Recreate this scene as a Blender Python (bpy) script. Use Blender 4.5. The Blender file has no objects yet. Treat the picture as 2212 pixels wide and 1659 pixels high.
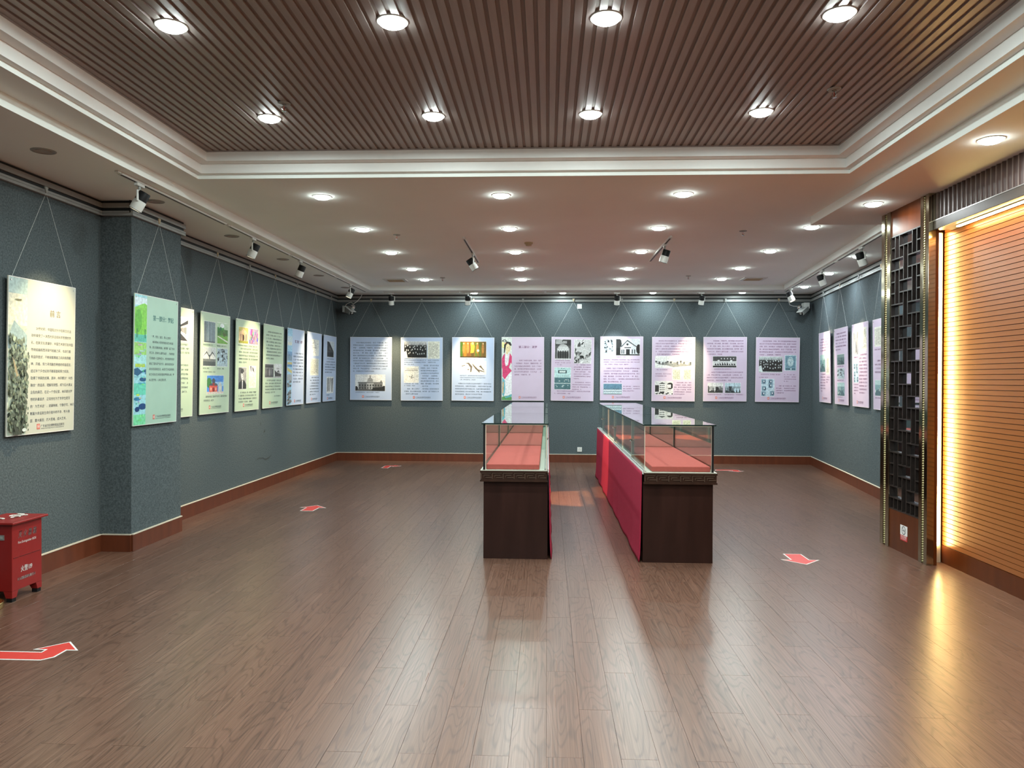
import bpy, math, random
import numpy as np
from mathutils import Vector, Matrix
random.seed(7)
S = bpy.context.scene
COL = S.collection
PI = math.pi

# ------------------------------------------------------------------ camera, world, exposure
FPX, YAW, PITCH, ROLL = 1640.0, -0.0470, -0.0068, 0.0039
CAMZ = 1.575
cd = bpy.data.cameras.new('camera'); cam = bpy.data.objects.new('camera', cd); COL.objects.link(cam)
cd.sensor_width = 36.0; cd.lens = FPX / 2212 * 36.0; cd.clip_start = 0.05; cd.clip_end = 100
fw = Vector((math.sin(YAW) * math.cos(PITCH), math.cos(YAW) * math.cos(PITCH), math.sin(PITCH)))
rt = Vector((math.cos(YAW), -math.sin(YAW), 0)); up = rt.cross(fw)
r2 = rt * math.cos(ROLL) + up * math.sin(ROLL); u2 = -rt * math.sin(ROLL) + up * math.cos(ROLL)
m = Matrix((r2, u2, -fw)).transposed().to_4x4(); m.translation = (0, 0, CAMZ); cam.matrix_world = m
S.camera = cam
w = bpy.data.worlds.new('world'); S.world = w; w.use_nodes = True
w.node_tree.nodes['Background'].inputs[0].default_value = (0.02, 0.02, 0.02, 1)
S.view_settings.view_transform = 'Standard'; S.view_settings.look = 'None'
S.view_settings.exposure = 0.0; S.view_settings.gamma = 1.0; S.view_settings.use_curve_mapping = False
S.cycles.max_bounces = 9; S.cycles.diffuse_bounces = 4; S.cycles.glossy_bounces = 5
S.cycles.transparent_max_bounces = 24; S.cycles.transmission_bounces = 4
S.cycles.sample_clamp_indirect = 4.0; S.cycles.caustics_reflective = False; S.cycles.caustics_refractive = False
S.cycles.use_light_tree = True
P_DOWN, P_SOFFIT, P_TRAY = 19.0, 11.5, 21.5      # downlight watts
COOL = (0.85, 1.0, 0.975); WARM = (1.0, 0.80, 0.48)

# ------------------------------------------------------------------ colour + materials
def lin(c):
    return tuple(((x / 255) / 12.92 if x / 255 <= .04045 else ((x / 255 + .055) / 1.055) ** 2.4) for x in c)
MATS = {}
def mat(name, col, rough=.5, metal=0., spec=.5, noise=None, bump=None, coat=0., emit=None, sheen=0.):
    """col is linear. noise=(scale, amount, (sx,sy,sz)); bump=(scale, strength)"""
    if name in MATS: return MATS[name]
    m = bpy.data.materials.new(name); m.use_nodes = True; nt = m.node_tree; N = nt.nodes; L = nt.links
    b = N['Principled BSDF']
    b.inputs['Base Color'].default_value = (*col, 1); b.inputs['Roughness'].default_value = rough
    b.inputs['Metallic'].default_value = metal; b.inputs['Specular IOR Level'].default_value = spec
    b.inputs['Coat Weight'].default_value = coat; b.inputs['Sheen Weight'].default_value = sheen
    if emit:
        b.inputs['Emission Color'].default_value = (*emit[0], 1); b.inputs['Emission Strength'].default_value = emit[1]
    if noise or bump:
        tc = N.new('ShaderNodeTexCoord')
        mp = N.new('ShaderNodeMapping'); L.new(tc.outputs['Object'], mp.inputs[0])
        if noise and len(noise) > 2: mp.inputs['Scale'].default_value = noise[2]
    if noise:
        n = N.new('ShaderNodeTexNoise'); n.inputs['Scale'].default_value = noise[0]; n.inputs['Detail'].default_value = 5
        L.new(mp.outputs[0], n.inputs[0])
        r = N.new('ShaderNodeMapRange'); r.inputs[1].default_value = .3; r.inputs[2].default_value = .7
        r.inputs[3].default_value = 1 - noise[1]; r.inputs[4].default_value = 1 + noise[1]
        L.new(n.outputs[0], r.inputs[0])
        mx = N.new('ShaderNodeMix'); mx.data_type = 'RGBA'; mx.blend_type = 'MULTIPLY'; mx.inputs[0].default_value = 1
        mx.inputs[6].default_value = (*col, 1); L.new(r.outputs[0], mx.inputs[7]); L.new(mx.outputs[2], b.inputs['Base Color'])
    if bump:
        n2 = N.new('ShaderNodeTexNoise'); n2.inputs['Scale'].default_value = bump[0]; L.new(mp.outputs[0], n2.inputs[0])
        bp = N.new('ShaderNodeBump'); bp.inputs['Strength'].default_value = bump[1]; bp.inputs['Distance'].default_value = .004
        L.new(n2.outputs[0], bp.inputs['Height']); L.new(bp.outputs[0], b.inputs['Normal'])
    MATS[name] = m
    return m

def glass_mat():
    m = bpy.data.materials.new('clear_glass'); m.use_nodes = True; nt = m.node_tree; N = nt.nodes; L = nt.links
    N.remove(N['Principled BSDF'])
    tr = N.new('ShaderNodeBsdfTransparent'); tr.inputs[0].default_value = (.93, .965, .95, 1)
    gl = N.new('ShaderNodeBsdfGlossy'); gl.inputs['Roughness'].default_value = .01; gl.inputs[0].default_value = (.95, 1, .98, 1)
    lw = N.new('ShaderNodeLayerWeight'); lw.inputs[0].default_value = .5
    pw = N.new('ShaderNodeMath'); pw.operation = 'POWER'; pw.inputs[1].default_value = 5; L.new(lw.outputs['Facing'], pw.inputs[0])
    ma = N.new('ShaderNodeMath'); ma.operation = 'MULTIPLY_ADD'; ma.inputs[1].default_value = .95; ma.inputs[2].default_value = .045
    L.new(pw.outputs[0], ma.inputs[0])
    mx = N.new('ShaderNodeMixShader'); L.new(ma.outputs[0], mx.inputs[0]); L.new(tr.outputs[0], mx.inputs[1]); L.new(gl.outputs[0], mx.inputs[2])
    L.new(mx.outputs[0], N['Material Output'].inputs[0])
    return m

def floor_mat():
    m = bpy.data.materials.new('floor_laminate'); m.use_nodes = True; nt = m.node_tree; N = nt.nodes; L = nt.links
    b = N['Principled BSDF']
    g = N.new('ShaderNodeNewGeometry'); oi = N.new('ShaderNodeObjectInfo')
    ad = N.new('ShaderNodeMath'); ad.operation = 'ADD'; L.new(g.outputs['Random Per Island'], ad.inputs[0]); L.new(oi.outputs['Random'], ad.inputs[1])
    fr = N.new('ShaderNodeMath'); fr.operation = 'FRACT'; L.new(ad.outputs[0], fr.inputs[0])
    off = N.new('ShaderNodeVectorMath'); off.operation = 'MULTIPLY'; off.inputs[1].default_value = (37., 53., 0)
    L.new(fr.outputs[0], off.inputs[0])
    a2 = N.new('ShaderNodeVectorMath'); L.new(g.outputs['Position'], a2.inputs[0]); L.new(off.outputs[0], a2.inputs[1])
    mp = N.new('ShaderNodeMapping'); mp.inputs['Scale'].default_value = (1, .13, 1); L.new(a2.outputs[0], mp.inputs[0])
    n1 = N.new('ShaderNodeTexNoise'); n1.inputs['Scale'].default_value = 7; n1.inputs['Detail'].default_value = 1.5; L.new(mp.outputs[0], n1.inputs[0])
    # growth rings: contour lines of a smooth stretched noise
    mu = N.new('ShaderNodeMath'); mu.operation = 'MULTIPLY'; mu.inputs[1].default_value = 17; L.new(n1.outputs[0], mu.inputs[0])
    fr2 = N.new('ShaderNodeMath'); fr2.operation = 'PINGPONG'; fr2.inputs[1].default_value = .5; L.new(mu.outputs[0], fr2.inputs[0])
    mp3 = N.new('ShaderNodeMapping'); mp3.inputs['Scale'].default_value = (1, .007, 1); L.new(a2.outputs[0], mp3.inputs[0])
    n2 = N.new('ShaderNodeTexNoise'); n2.inputs['Scale'].default_value = 150; n2.inputs['Detail'].default_value = 3; n2.inputs['Distortion'].default_value = .3; L.new(mp3.outputs[0], n2.inputs[0])
    ln = N.new('ShaderNodeMapRange'); ln.interpolation_type = 'SMOOTHSTEP'; ln.inputs[1].default_value = .0; ln.inputs[2].default_value = .22; L.new(fr2.outputs[0], ln.inputs[0])
    mm = N.new('ShaderNodeMath'); mm.operation = 'MULTIPLY_ADD'; mm.inputs[1].default_value = .22; L.new(ln.outputs[0], mm.inputs[0]); L.new(n2.outputs[0], mm.inputs[2])
    cr = N.new('ShaderNodeValToRGB'); L.new(mm.outputs[0], cr.inputs[0])
    e = cr.color_ramp.elements
    e[0].position = .34; e[0].color = (.058, .027, .018, 1); e[1].position = .95; e[1].color = (.162, .086, .060, 1)
    ex = e.new(.66); ex.color = (.110, .055, .037, 1)
    tone = N.new('ShaderNodeMapRange'); tone.inputs[3].default_value = .93; tone.inputs[4].default_value = 1.07; L.new(fr.outputs[0], tone.inputs[0])
    mx = N.new('ShaderNodeMix'); mx.data_type = 'RGBA'; mx.blend_type = 'MULTIPLY'; mx.inputs[0].default_value = 1
    L.new(cr.outputs[0], mx.inputs[6]); L.new(tone.outputs[0], mx.inputs[7]); L.new(mx.outputs[2], b.inputs['Base Color'])
    rr = N.new('ShaderNodeMapRange'); rr.inputs[3].default_value = .33; rr.inputs[4].default_value = .27; L.new(mm.outputs[0], rr.inputs[0]); L.new(rr.outputs[0], b.inputs['Roughness'])
    b.inputs['Specular IOR Level'].default_value = .5
    bp = N.new('ShaderNodeBump'); bp.inputs['Strength'].default_value = .10; bp.inputs['Distance'].default_value = .0025
    L.new(mm.outputs[0], bp.inputs['Height']); L.new(bp.outputs[0], b.inputs['Normal'])
    return m

def print_mat():
    m = bpy.data.materials.new('printed_picture'); m.use_nodes = True; nt = m.node_tree; N = nt.nodes; L = nt.links
    b = N['Principled BSDF']; b.inputs['Roughness'].default_value = .35
    at = N.new('ShaderNodeAttribute'); at.attribute_name = 'Col'
    tc = N.new('ShaderNodeTexCoord'); n = N.new('ShaderNodeTexNoise'); n.inputs['Scale'].default_value = 45; n.inputs['Detail'].default_value = 4
    L.new(tc.outputs['Object'], n.inputs[0])
    r = N.new('ShaderNodeMapRange'); r.inputs[1].default_value = .35; r.inputs[2].default_value = .65; r.inputs[3].default_value = .80; r.inputs[4].default_value = 1.14
    L.new(n.outputs[0], r.inputs[0])
    mx = N.new('ShaderNodeMix'); mx.data_type = 'RGBA'; mx.blend_type = 'MULTIPLY'; mx.inputs[0].default_value = 1
    L.new(at.outputs[0], mx.inputs[6]); L.new(r.outputs[0], mx.inputs[7]); L.new(mx.outputs[2], b.inputs['Base Color'])
    return m

GLASS = glass_mat(); FLOORM = floor_mat(); PRINT = print_mat()
FELT = mat('grey_blue_felt', (.082, .100, .107), .95, spec=.08, noise=(75, .34, (1, 1, 1)), bump=(220, .25))
PLASTER = mat('ceiling_plaster', (.885, .93, .90), .85, spec=.2, noise=(1.3, .02, (1, 1, 1)))
WHITEPAINT = mat('white_gloss_paint', (.84, .84, .82), .5, noise=(6, .02, (1, 1, 1)))
RAILM = mat('grey_rail_aluminium', (.27, .28, .27), .42, noise=(30, .05, (1, 1, 1)))
DARKBAND = mat('dark_cornice_band', (.012, .016, .017), .7, noise=(30, .1, (1, 1, 1)))
BASEB = mat('red_brown_skirting_wood', (.108, .027, .011), .35, noise=(14, .18, (1, 1, .15)))
CREAM = mat('cream_edging', (.62, .55, .44), .5, noise=(30, .05, (1, 1, 1)))
SLATM = mat('brown_ceiling_slat', (.31, .27, .255), .40, noise=(16, .16, (1, .06, 1)))
SLATBACK = mat('dark_slat_backing', (.24, .19, .168), .6, noise=(16, .16, (1, .06, 1)))
CASEWOOD = mat('dark_mahogany', (.024, .0095, .0075), .30, spec=.25, noise=(10, .25, (1, 1, .12)))
LEDGEWOOD = mat('carved_mahogany', (.030, .014, .0095), .32, spec=.25, noise=(18, .2, (1, 1, 1)))
DECKM = mat('pale_case_deck', (.50, .50, .43), .4, noise=(25, .06, (1, 1, 1)))
ALU = mat('brushed_aluminium', (.55, .55, .53), .3, metal=.8, noise=(60, .05, (1, 1, 1)))
CHROME = mat('polished_chrome', (.75, .75, .75), .08, metal=1., noise=(60, .02, (1, 1, 1)))
BLACKP = mat('black_plastic', (.006, .006, .007), .55, spec=.25, noise=(60, .08, (1, 1, 1)))
WHITEP = mat('white_plastic', (.62, .63, .60), .4, noise=(60, .02, (1, 1, 1)))
GREYP = mat('grey_plastic', (.30, .31, .29), .45, noise=(60, .05, (1, 1, 1)))
TANP = mat('yellowed_plastic', (.42, .33, .20), .5, noise=(60, .04, (1, 1, 1)))
VELVET = mat('crimson_velvet', (.30, .020, .048), .85, spec=.12, noise=(40, .1, (1, 1, 1)), bump=(90, .2))
PADRED = mat('red_felt_pad', (.50, .100, .088), .85, spec=.15, noise=(55, .06, (1, 1, 1)))
REDPAINT = mat('red_enamel', (.235, .012, .011), .36, noise=(12, .05, (1, 1, 1)))
ARROWRED = mat('red_vinyl', (.58, .045, .035), .4, noise=(20, .05, (1, 1, 1)))
ARROWWHITE = mat('white_vinyl', (.72, .70, .67), .4, noise=(20, .03, (1, 1, 1)))
GOLD = mat('polished_bronze_gold_steel', (.40, .355, .255), .10, metal=1., noise=(9, .06, (1, 1, 1)))
GOLDB = mat('gold_bead', (.33, .285, .15), .5, metal=1., noise=(200, .2, (1, 1, 1)))
BRASS = mat('brass', (.55, .40, .16), .25, metal=1., noise=(20, .06, (1, 1, 1)))
MIRROR = mat('smoked_mirror', (.62, .62, .66), .02, metal=1., noise=(3, .02, (1, 1, 1)))
LATT = mat('dark_lattice_wood', (.022, .016, .014), .32, spec=.35, noise=(30, .2, (1, 1, 1)))
ORANGE = mat('lacquered_orange_wood', (.255, .084, .024), .27, spec=.4, noise=(12, .14, (1, .08, 1)))
GROOVE = mat('dark_groove', (.05, .02, .01), .5, noise=(12, .1, (1, 1, 1)))
BROWNGLOSS = mat('glossy_red_brown_veneer', (.085, .021, .0055), .24, spec=.22, noise=(9, .15, (1, 1, .12)))
FLUTE = mat('fluted_dark_brown', (.056, .030, .025), .38, spec=.35, noise=(18, .15, (1, 1, .1)))
HEADERM = mat('bronze_header_metal', (.060, .045, .034), .42, spec=.35, noise=(20, .06, (1, 1, 1)))
LEDM = mat('warm_led_diffuser', (.8, .7, .5), .5, emit=((1.0, .70, .26), 60.0), noise=(5, .01, (1, 1, 1)))
LAMPM = mat('lit_lamp_lens', (.8, .8, .8), .4, emit=((.90, 1.0, .96), 55.0), noise=(5, .01, (1, 1, 1)))
SPOTM = mat('lit_spot_lens', (.8, .8, .8), .4, emit=((1.0, .92, .70), 5.0), noise=(5, .01, (1, 1, 1)))
LAMPGREY = mat('unlit_lamp_lens', (.34, .29, .25), .4, noise=(20, .05, (1, 1, 1)))
STRING = mat('pale_hanging_wire', (.55, .58, .56), .4, noise=(50, .1, (1, 1, 1)))
INK = mat('dark_grey_ink', (.055, .06, .075), .6, noise=(80, .1, (1, 1, 1)))
INKB = mat('brown_ink', (.14, .095, .05), .6, noise=(80, .1, (1, 1, 1)))
INKT = mat('teal_ink', (.02, .13, .13), .6, noise=(80, .1, (1, 1, 1)))
INKP = mat('plum_ink', (.12, .02, .09), .6, noise=(80, .1, (1, 1, 1)))
SEALM = mat('red_seal_ink', (.55, .10, .06), .6, noise=(80, .1, (1, 1, 1)))
WHITEINK = mat('white_ink', (.75, .72, .70), .5, noise=(80, .03, (1, 1, 1)))
SIGNRED = mat('sign_red', (.52, .025, .03), .4, noise=(40, .03, (1, 1, 1)))
SCUFF = mat('dark_scuff', (.035, .042, .042), .9, noise=(60, .3, (1, 1, 1)))
BOARD = {'cream': mat('cream_board', (.53, .53, .44), .4, noise=(3, .02, (1, 1, 1))),
         'mint': mat('mint_board', (.36, .53, .43), .4, noise=(2.2, .08, (1, 1, 1))),
         'green': mat('pale_green_board', (.44, .55, .41), .4, noise=(2.2, .05, (1, 1, 1))),
         'blue': mat('pale_blue_board', (.42, .50, .67), .4, noise=(2.2, .05, (1, 1, 1))),
         'pink': mat('lavender_pink_board', (.55, .45, .575), .4, noise=(2.2, .05, (1, 1, 1)))}

# ------------------------------------------------------------------ mesh helpers
class MB:
    def __init__(s): s.v = []; s.f = []; s.c = []
    def add(s, v, f, col=None):
        o = len(s.v); s.v += [tuple(p) for p in v]; s.f += [tuple(i + o for i in q) for q in f]; s.c += [col] * len(f); return s
    def box(s, x0, x1, y0, y1, z0, z1):
        return s.add([(x0, y0, z0), (x1, y0, z0), (x1, y1, z0), (x0, y1, z0), (x0, y0, z1), (x1, y0, z1), (x1, y1, z1), (x0, y1, z1)],
                     [(0, 3, 2, 1), (4, 5, 6, 7), (0, 1, 5, 4), (1, 2, 6, 5), (2, 3, 7, 6), (3, 0, 4, 7)])
    def prism(s, pts, z0, z1):            # pts counter-clockwise seen from above
        n = len(pts)
        return s.add([(x, y, z0) for x, y in pts] + [(x, y, z1) for x, y in pts],
                     [tuple(range(n - 1, -1, -1)), tuple(range(n, 2 * n))] + [(i, (i + 1) % n, (i + 1) % n + n, i + n) for i in range(n)])
    def tube(s, pts, rad, n=8, caps=True):  # swept circle, rad scalar or list
        pts = [Vector(p) for p in pts]; k = len(pts); rad = rad if isinstance(rad, (list, tuple)) else [rad] * k
        o = len(s.v); d0 = None
        for i, p in enumerate(pts):
            t = (pts[min(i + 1, k - 1)] - pts[max(i - 1, 0)]).normalized()
            if d0 is None:
                d0 = t.orthogonal().normalized()
            a = (d0 - t * d0.dot(t)); a = a.normalized() if a.length > 1e-6 else t.orthogonal().normalized(); d0 = a; b = t.cross(a)
            for j in range(n):
                an = 2 * PI * j / n; q = p + (a * math.cos(an) + b * math.sin(an)) * rad[i]; s.v.append(tuple(q))
        for i in range(k - 1):
            for j in range(n):
                s.f.append((o + i * n + j, o + i * n + (j + 1) % n, o + (i + 1) * n + (j + 1) % n, o + (i + 1) * n + j)); s.c.append(None)
        if caps:
            s.f.append(tuple(o + j for j in range(n - 1, -1, -1))); s.f.append(tuple(o + (k - 1) * n + j for j in range(n))); s.c += [None, None]
        return s
    def lathe(s, prof, c=(0, 0, 0), n=24):   # prof [(r,z)]
        o = len(s.v)
        for r, z in prof:
            for j in range(n):
                a = 2 * PI * j / n; s.v.append((c[0] + r * math.cos(a), c[1] + r * math.sin(a), c[2] + z))
        for i in range(len(prof) - 1):
            for j in range(n):
                s.f.append((o + i * n + j, o + i * n + (j + 1) % n, o + (i + 1) * n + (j + 1) % n, o + (i + 1) * n + j)); s.c.append(None)
        return s
    def ball(s, c, r, n=16, m=10):
        return s.lathe([(r * math.sin(PI * i / m) + 1e-5, -r * math.cos(PI * i / m)) for i in range(m + 1)], c, n)
    def build(s, name, mt, parent=None, loc=None, smooth=False, bevel=0.):
        me = bpy.data.meshes.new(name); me.from_pydata(s.v, [], s.f); me.update()
        if any(c is not None for c in s.c):
            at = me.color_attributes.new('Col', 'FLOAT_COLOR', 'CORNER'); i = 0
            for p, c in zip(me.polygons, s.c):
                for _ in p.loop_indices:
                    at.data[i].color = (*(c or (1, 1, 1)), 1); i += 1
        if smooth:
            me.polygons.foreach_set('use_smooth', [True] * len(me.polygons)); me.set_sharp_from_angle(angle=.7)
        me.materials.append(mt)
        o = bpy.data.objects.new(name, me); COL.objects.link(o)
        if parent: o.parent = parent
        if loc: o.location = loc
        if bevel:
            b = o.modifiers.new('bevel', 'BEVEL'); b.width = bevel; b.segments = 2; b.limit_method = 'ANGLE'
        return o

def box(*a): return MB().box(*a)
def thing(name, label, cat, loc=(0, 0, 0), rot=(0, 0, 0), group=None):
    o = bpy.data.objects.new(name, None); COL.objects.link(o); o.empty_display_size = .1
    o.location = loc; o.rotation_euler = rot
    return tag(o, label, cat, group)
def tag(o, label, cat, group=None):
    o['label'] = label; o['category'] = cat
    if group: o['group'] = group
    return o
def struct(o, label=None):
    o['kind'] = 'structure'
    if label: o['label'] = label
    return o
def inst(src, parent, loc=(0, 0, 0), name=None):     # another object on the same mesh
    o = src.copy(); COL.objects.link(o); o.parent = parent; o.location = loc
    return o
def copy_tree(o, loc=None, parent=None):
    c = o.copy(); COL.objects.link(c); c.parent = parent
    if loc is not None: c.location = loc
    for ch in list(o.children): copy_tree(ch, None, c)
    return c

# ------------------------------------------------------------------ room dimensions
XL, YB, YF = -4.04, 14.36, -3.0            # left wall, back wall, wall behind the camera
Z1, Z2, Z3 = 3.165, 3.250, 3.443           # soffit, main ceiling, wood slats
RW_D = Vector((4.90 - 4.393, 14.36 - 10.225)).normalized()       # direction of the skewed right wall
def rwx(y, off=0.): return 4.90 + (y - 14.36) * RW_D.x / RW_D.y + off
RW_ROT = -(PI / 2 + math.atan2(RW_D.x, RW_D.y))
XS = 3.225                                  # lattice face
XP = 3.420                                  # orange panel face

# ------------------------------------------------------------------ floor
PW, PL, PT = .155, .93, .012
fl = struct(box(XL - .2, 5.4, YF - .2, YB + .2, -.06, -PT).build('floor', mat('floor_gap', (.02, .012, .01), .8, noise=(20, .1, (1, 1, 1)))), 'red-brown wood plank laminate floor')
def plank_mesh(mb, x0, x1, y0, y1):
    g, ch = .0005, .0003
    x0 += g; x1 -= g; y0 += g; y1 -= g
    v = [(x0, y0, -PT), (x1, y0, -PT), (x1, y1, -PT), (x0, y1, -PT), (x0, y0, -ch), (x1, y0, -ch), (x1, y1, -ch), (x0, y1, -ch),
         (x0 + ch, y0 + ch, 0), (x1 - ch, y0 + ch, 0), (x1 - ch, y1 - ch, 0), (x0 + ch, y1 - ch, 0)]
    mb.add(v, [(4, 5, 9, 8), (5, 6, 10, 9), (6, 7, 11, 10), (7, 4, 8, 11), (8, 9, 10, 11), (0, 1, 5, 4), (1, 2, 6, 5), (2, 3, 7, 6), (3, 0, 4, 7)])
cells = []
for i in range(-27, 34):
    for j in range(-4, 16):
        x0 = i * PW; y0 = 3.62 - PL + (j - 3) * PL + (PL / 2 if i % 2 == 0 else 0)
        xc, yc = x0 + PW / 2, y0 + PL / 2
        if y0 > YB or y0 + PL < YF: continue
        u = 1183 + 1640 * xc / max(yc, .1)
        vis = yc > 3.0 and -60 < u < 2270 and xc < (3.35 if yc < 7.5 else rwx(yc)) and not (-.62 < xc < .06 and 6.6 < yc < 12.5) and not (.8 < xc < 1.45 and 6.6 < yc < 12.4)
        cells.append((yc if vis else 1000 + abs(yc), x0, y0))
cells.sort()
mb0 = MB(); plank_mesh(mb0, 0, PW, 0, PL); pk = mb0.build('plank', FLOORM, fl, (cells[0][1], cells[0][2], 0))
rest = MB()
for k, (d, x0, y0) in enumerate(cells):
    if k == 0: continue
    if k < 300: inst(pk, fl, (x0, y0, 0))
    else: plank_mesh(rest, x0, x0 + PW, y0, y0 + PL)
ro = rest.build('plank_field', FLOORM, fl); ro['kind'] = 'stuff'

# ------------------------------------------------------------------ walls
H = 3.7
wl = struct(box(XL - .2, XL, YF, YB + .2, 0, H).build('wall_left', FELT), 'grey-blue felt wall along the left side')
struct(box(XL, -3.755, 6.685, 7.61, 0, Z1 + .02).build('wall_pillar', FELT), 'felt-clad pillar projecting from the left wall')
struct(box(XL - .2, 5.5, YB, YB + .2, 0, H).build('wall_back', FELT), 'grey-blue felt wall across the far end')
y0, y1 = 6.4, YB + .1
struct(MB().prism([(rwx(y0), y0), (rwx(y0) + .3, y0), (rwx(y1) + .3, y1), (rwx(y1), y1)], 0, H).build('wall_right', FELT), 'skewed grey-blue felt wall at the far right')
struct(box(XL - .2, 5.5, YF - .2, YF, 0, H).build('wall_front', FELT))
struct(box(XP + .06, XP + .20, YF, 6.74, 0, H).build('wall_partition', FELT))
sc = MB()
for pts in [[(10.62, .79), (10.66, .845), (10.70, .80), (10.68, .80)], [(10.50, .93), (10.53, .96), (10.52, .90)],
            [(10.30, .425), (10.45, .455), (10.60, .445), (10.70, .415), (10.85, .43), (10.95, .455), (10.86, .41), (10.70, .39), (10.60, .43), (10.45, .44)]]:
    sc.add([(XL + .0015, y, z) for y, z in pts], [tuple(range(len(pts)))])
sc.build('scuff_mark', SCUFF, wl)

# skirting: wood board with a cream edging on top
def skirting(n, pts, label):
    a = MB(); c = MB()
    for (xa, ya), (xb, yb) in zip(pts[:-1], pts[1:]):
        d = Vector((xb - xa, yb - ya)).normalized(); nrm = Vector((d.y, -d.x))      # room on the right-hand side of travel
        q = [(xa, ya), (xa + nrm.x * .016, ya + nrm.y * .016), (xb + nrm.x * .016, yb + nrm.y * .016), (xb, yb)]
        a.prism(q, 0, .150); q2 = [(xa, ya), (xa + nrm.x * .019, ya + nrm.y * .019), (xb + nrm.x * .019, yb + nrm.y * .019), (xb, yb)]
        c.prism(q2, .1505, .159)
    o = struct(a.build('baseboard_' + n, BASEB), label); c.build('edging', CREAM, o)
skirting('left', [(XL, 7.61), (XL, YB)], 'red-brown skirting board along the left wall')
skirting('near', [(XL, YF), (XL, 6.685)], 'red-brown skirting board on the left wall before the pillar')
skirting('pillar', [(XL, 6.685), (-3.755, 6.685), (-3.755, 7.61)], 'red-brown skirting board around the pillar')
skirting('back', [(XL, YB), (rwx(YB), YB)], 'red-brown skirting board along the far wall')
skirting('right', [(rwx(YB), YB), (rwx(7.2), 7.2)], 'red-brown skirting board along the right wall')

# cornice: two picture rails over dark bands
tn = [0]
def cornice(pts, label):
    tn[0] += 1
    d_ = MB(); r1 = MB(); r3 = MB()
    for (xa, ya), (xb, yb) in zip(pts[:-1], pts[1:]):
        d = Vector((xb - xa, yb - ya)).normalized(); nrm = Vector((d.y, -d.x))
        def q(t, e=0.): return [(xa - d.x * e, ya - d.y * e), (xa - d.x * e + nrm.x * t, ya - d.y * e + nrm.y * t), (xb + d.x * e + nrm.x * t, yb + d.y * e + nrm.y * t), (xb + d.x * e, yb + d.y * e)]
        d_.prism(q(.012), 3.055, Z1)
        r1.prism(q(.034), 3.098, 3.140)
        r3.prism(q(.034), 3.028, 3.048); r3.prism(q(.029), 3.048, 3.052); r3.prism(q(.034), 3.052, 3.070)
    o = struct(d_.build('trim_%d' % tn[0], DARKBAND), label)
    r1.build('upper_rail', RAILM, o); r3.build('picture_rail', RAILM, o)
cornice([(XL, YF), (XL, 6.685)], 'grey double picture rail on the left wall before the pillar')
cornice([(XL, 6.685), (-3.755, 6.685)], 'grey double picture rail on the pillar near side')
cornice([(-3.755, 6.651), (-3.755, 7.644)], 'grey double picture rail on the pillar front')
cornice([(XL, 7.61), (XL, YB)], 'grey double picture rail along the left wall')
cornice([(XL, YB), (rwx(YB), YB)], 'grey double picture rail along the far wall')
cornice([(rwx(YB), YB), (rwx(7.2), 7.2)], 'grey double picture rail along the right wall')

# ------------------------------------------------------------------ ceiling
TX0, TX1, TY0, TY1 = -2.953, 2.436, YF + .4, 6.284     # tray opening at z2
SXL, SXR, SYB = -3.21, 2.685, 13.59                      # soffit edges
def sre(y): return 4.150 + (y - SYB) * .1155
ce = MB()
ce.box(SXL, TX0, YF, TY1, Z2, H); ce.box(TX1, SXR, YF, TY1, Z2, H); ce.box(TX0, TX1, YF, TY0, Z2, H)
ce.prism([(SXL, TY1), (SXR, TY1), (SXR, 7.93), (sre(7.93), 7.93), (sre(SYB), SYB), (SXL, SYB)], Z2, H)
ceo = struct(ce.build('ceiling', PLASTER), 'plaster ceiling with recessed wood slat tray')
so = MB()
so.box(XL - .1, SXL, YF, YB + .1, Z1, H)
so.prism([(SXL, SYB), (sre(SYB), SYB), (rwx(YB) + .4, SYB), (rwx(YB) + .4, YB + .1), (SXL, YB + .1)], Z1, H)
so.prism([(sre(7.93), 7.93), (5.2, 7.93), (5.4, SYB), (sre(SYB), SYB)], Z1, H)
so.box(SXR, 5.2, YF, 7.93, Z1, H)
so.build('soffit', PLASTER, ceo)
def ring(name, o0, o1, z, mt):      # flat-bottomed stepped frame of the tray
    b = MB()
    b.box(TX0 + o0, TX0 + o1, TY0 + o0, TY1 - o0, z, H); b.box(TX1 - o1, TX1 - o0, TY0 + o0, TY1 - o0, z, H)
    b.box(TX0 + o1, TX1 - o1, TY1 - o1, TY1 - o0, z, H); b.box(TX0 + o1, TX1 - o1, TY0 + o0, TY0 + o1, z, H)
    return b.build(name, mt)
struct(ring('trim_7', 0, .048, 3.285, WHITEPAINT), 'white lower step of the ceiling tray moulding')
struct(ring('trim_8', .048, .133, 3.363, WHITEPAINT), 'white upper step of the ceiling tray moulding')
wx0, wx1, wy0, wy1 = TX0 + .133, TX1 - .133, TY0 + .133, TY1 - .133
struct(box(wx0, wx1, wy0, wy1, Z3 + .009, H).build('ceiling_backing', SLATBACK))
NS = 82; pit = (wx1 - wx0) / NS; sw = pit * .72
s0 = MB(); s0.add([(0, 0, .014), (sw, 0, .014), (sw, wy1 - wy0, .014), (0, wy1 - wy0, .014), (.003, 0, 0), (sw - .003, 0, 0), (sw - .003, wy1 - wy0, 0), (.003, wy1 - wy0, 0)],
                  [(4, 7, 6, 5), (0, 4, 5, 1), (1, 5, 6, 2), (2, 6, 7, 3), (3, 7, 4, 0)])
sl = s0.build('slat', SLATM, ceo, (wx0 + pit * .15, wy0, Z3))
for k in range(1, NS): inst(sl, ceo, (wx0 + pit * (k + .15), wy0, Z3))
bd = struct(box(wx0, wx1, wy1 - .010, wy1, Z3 - .008, Z3 + .01).build('trim_9', SLATM), 'thin brown bead around the slat ceiling')
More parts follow.
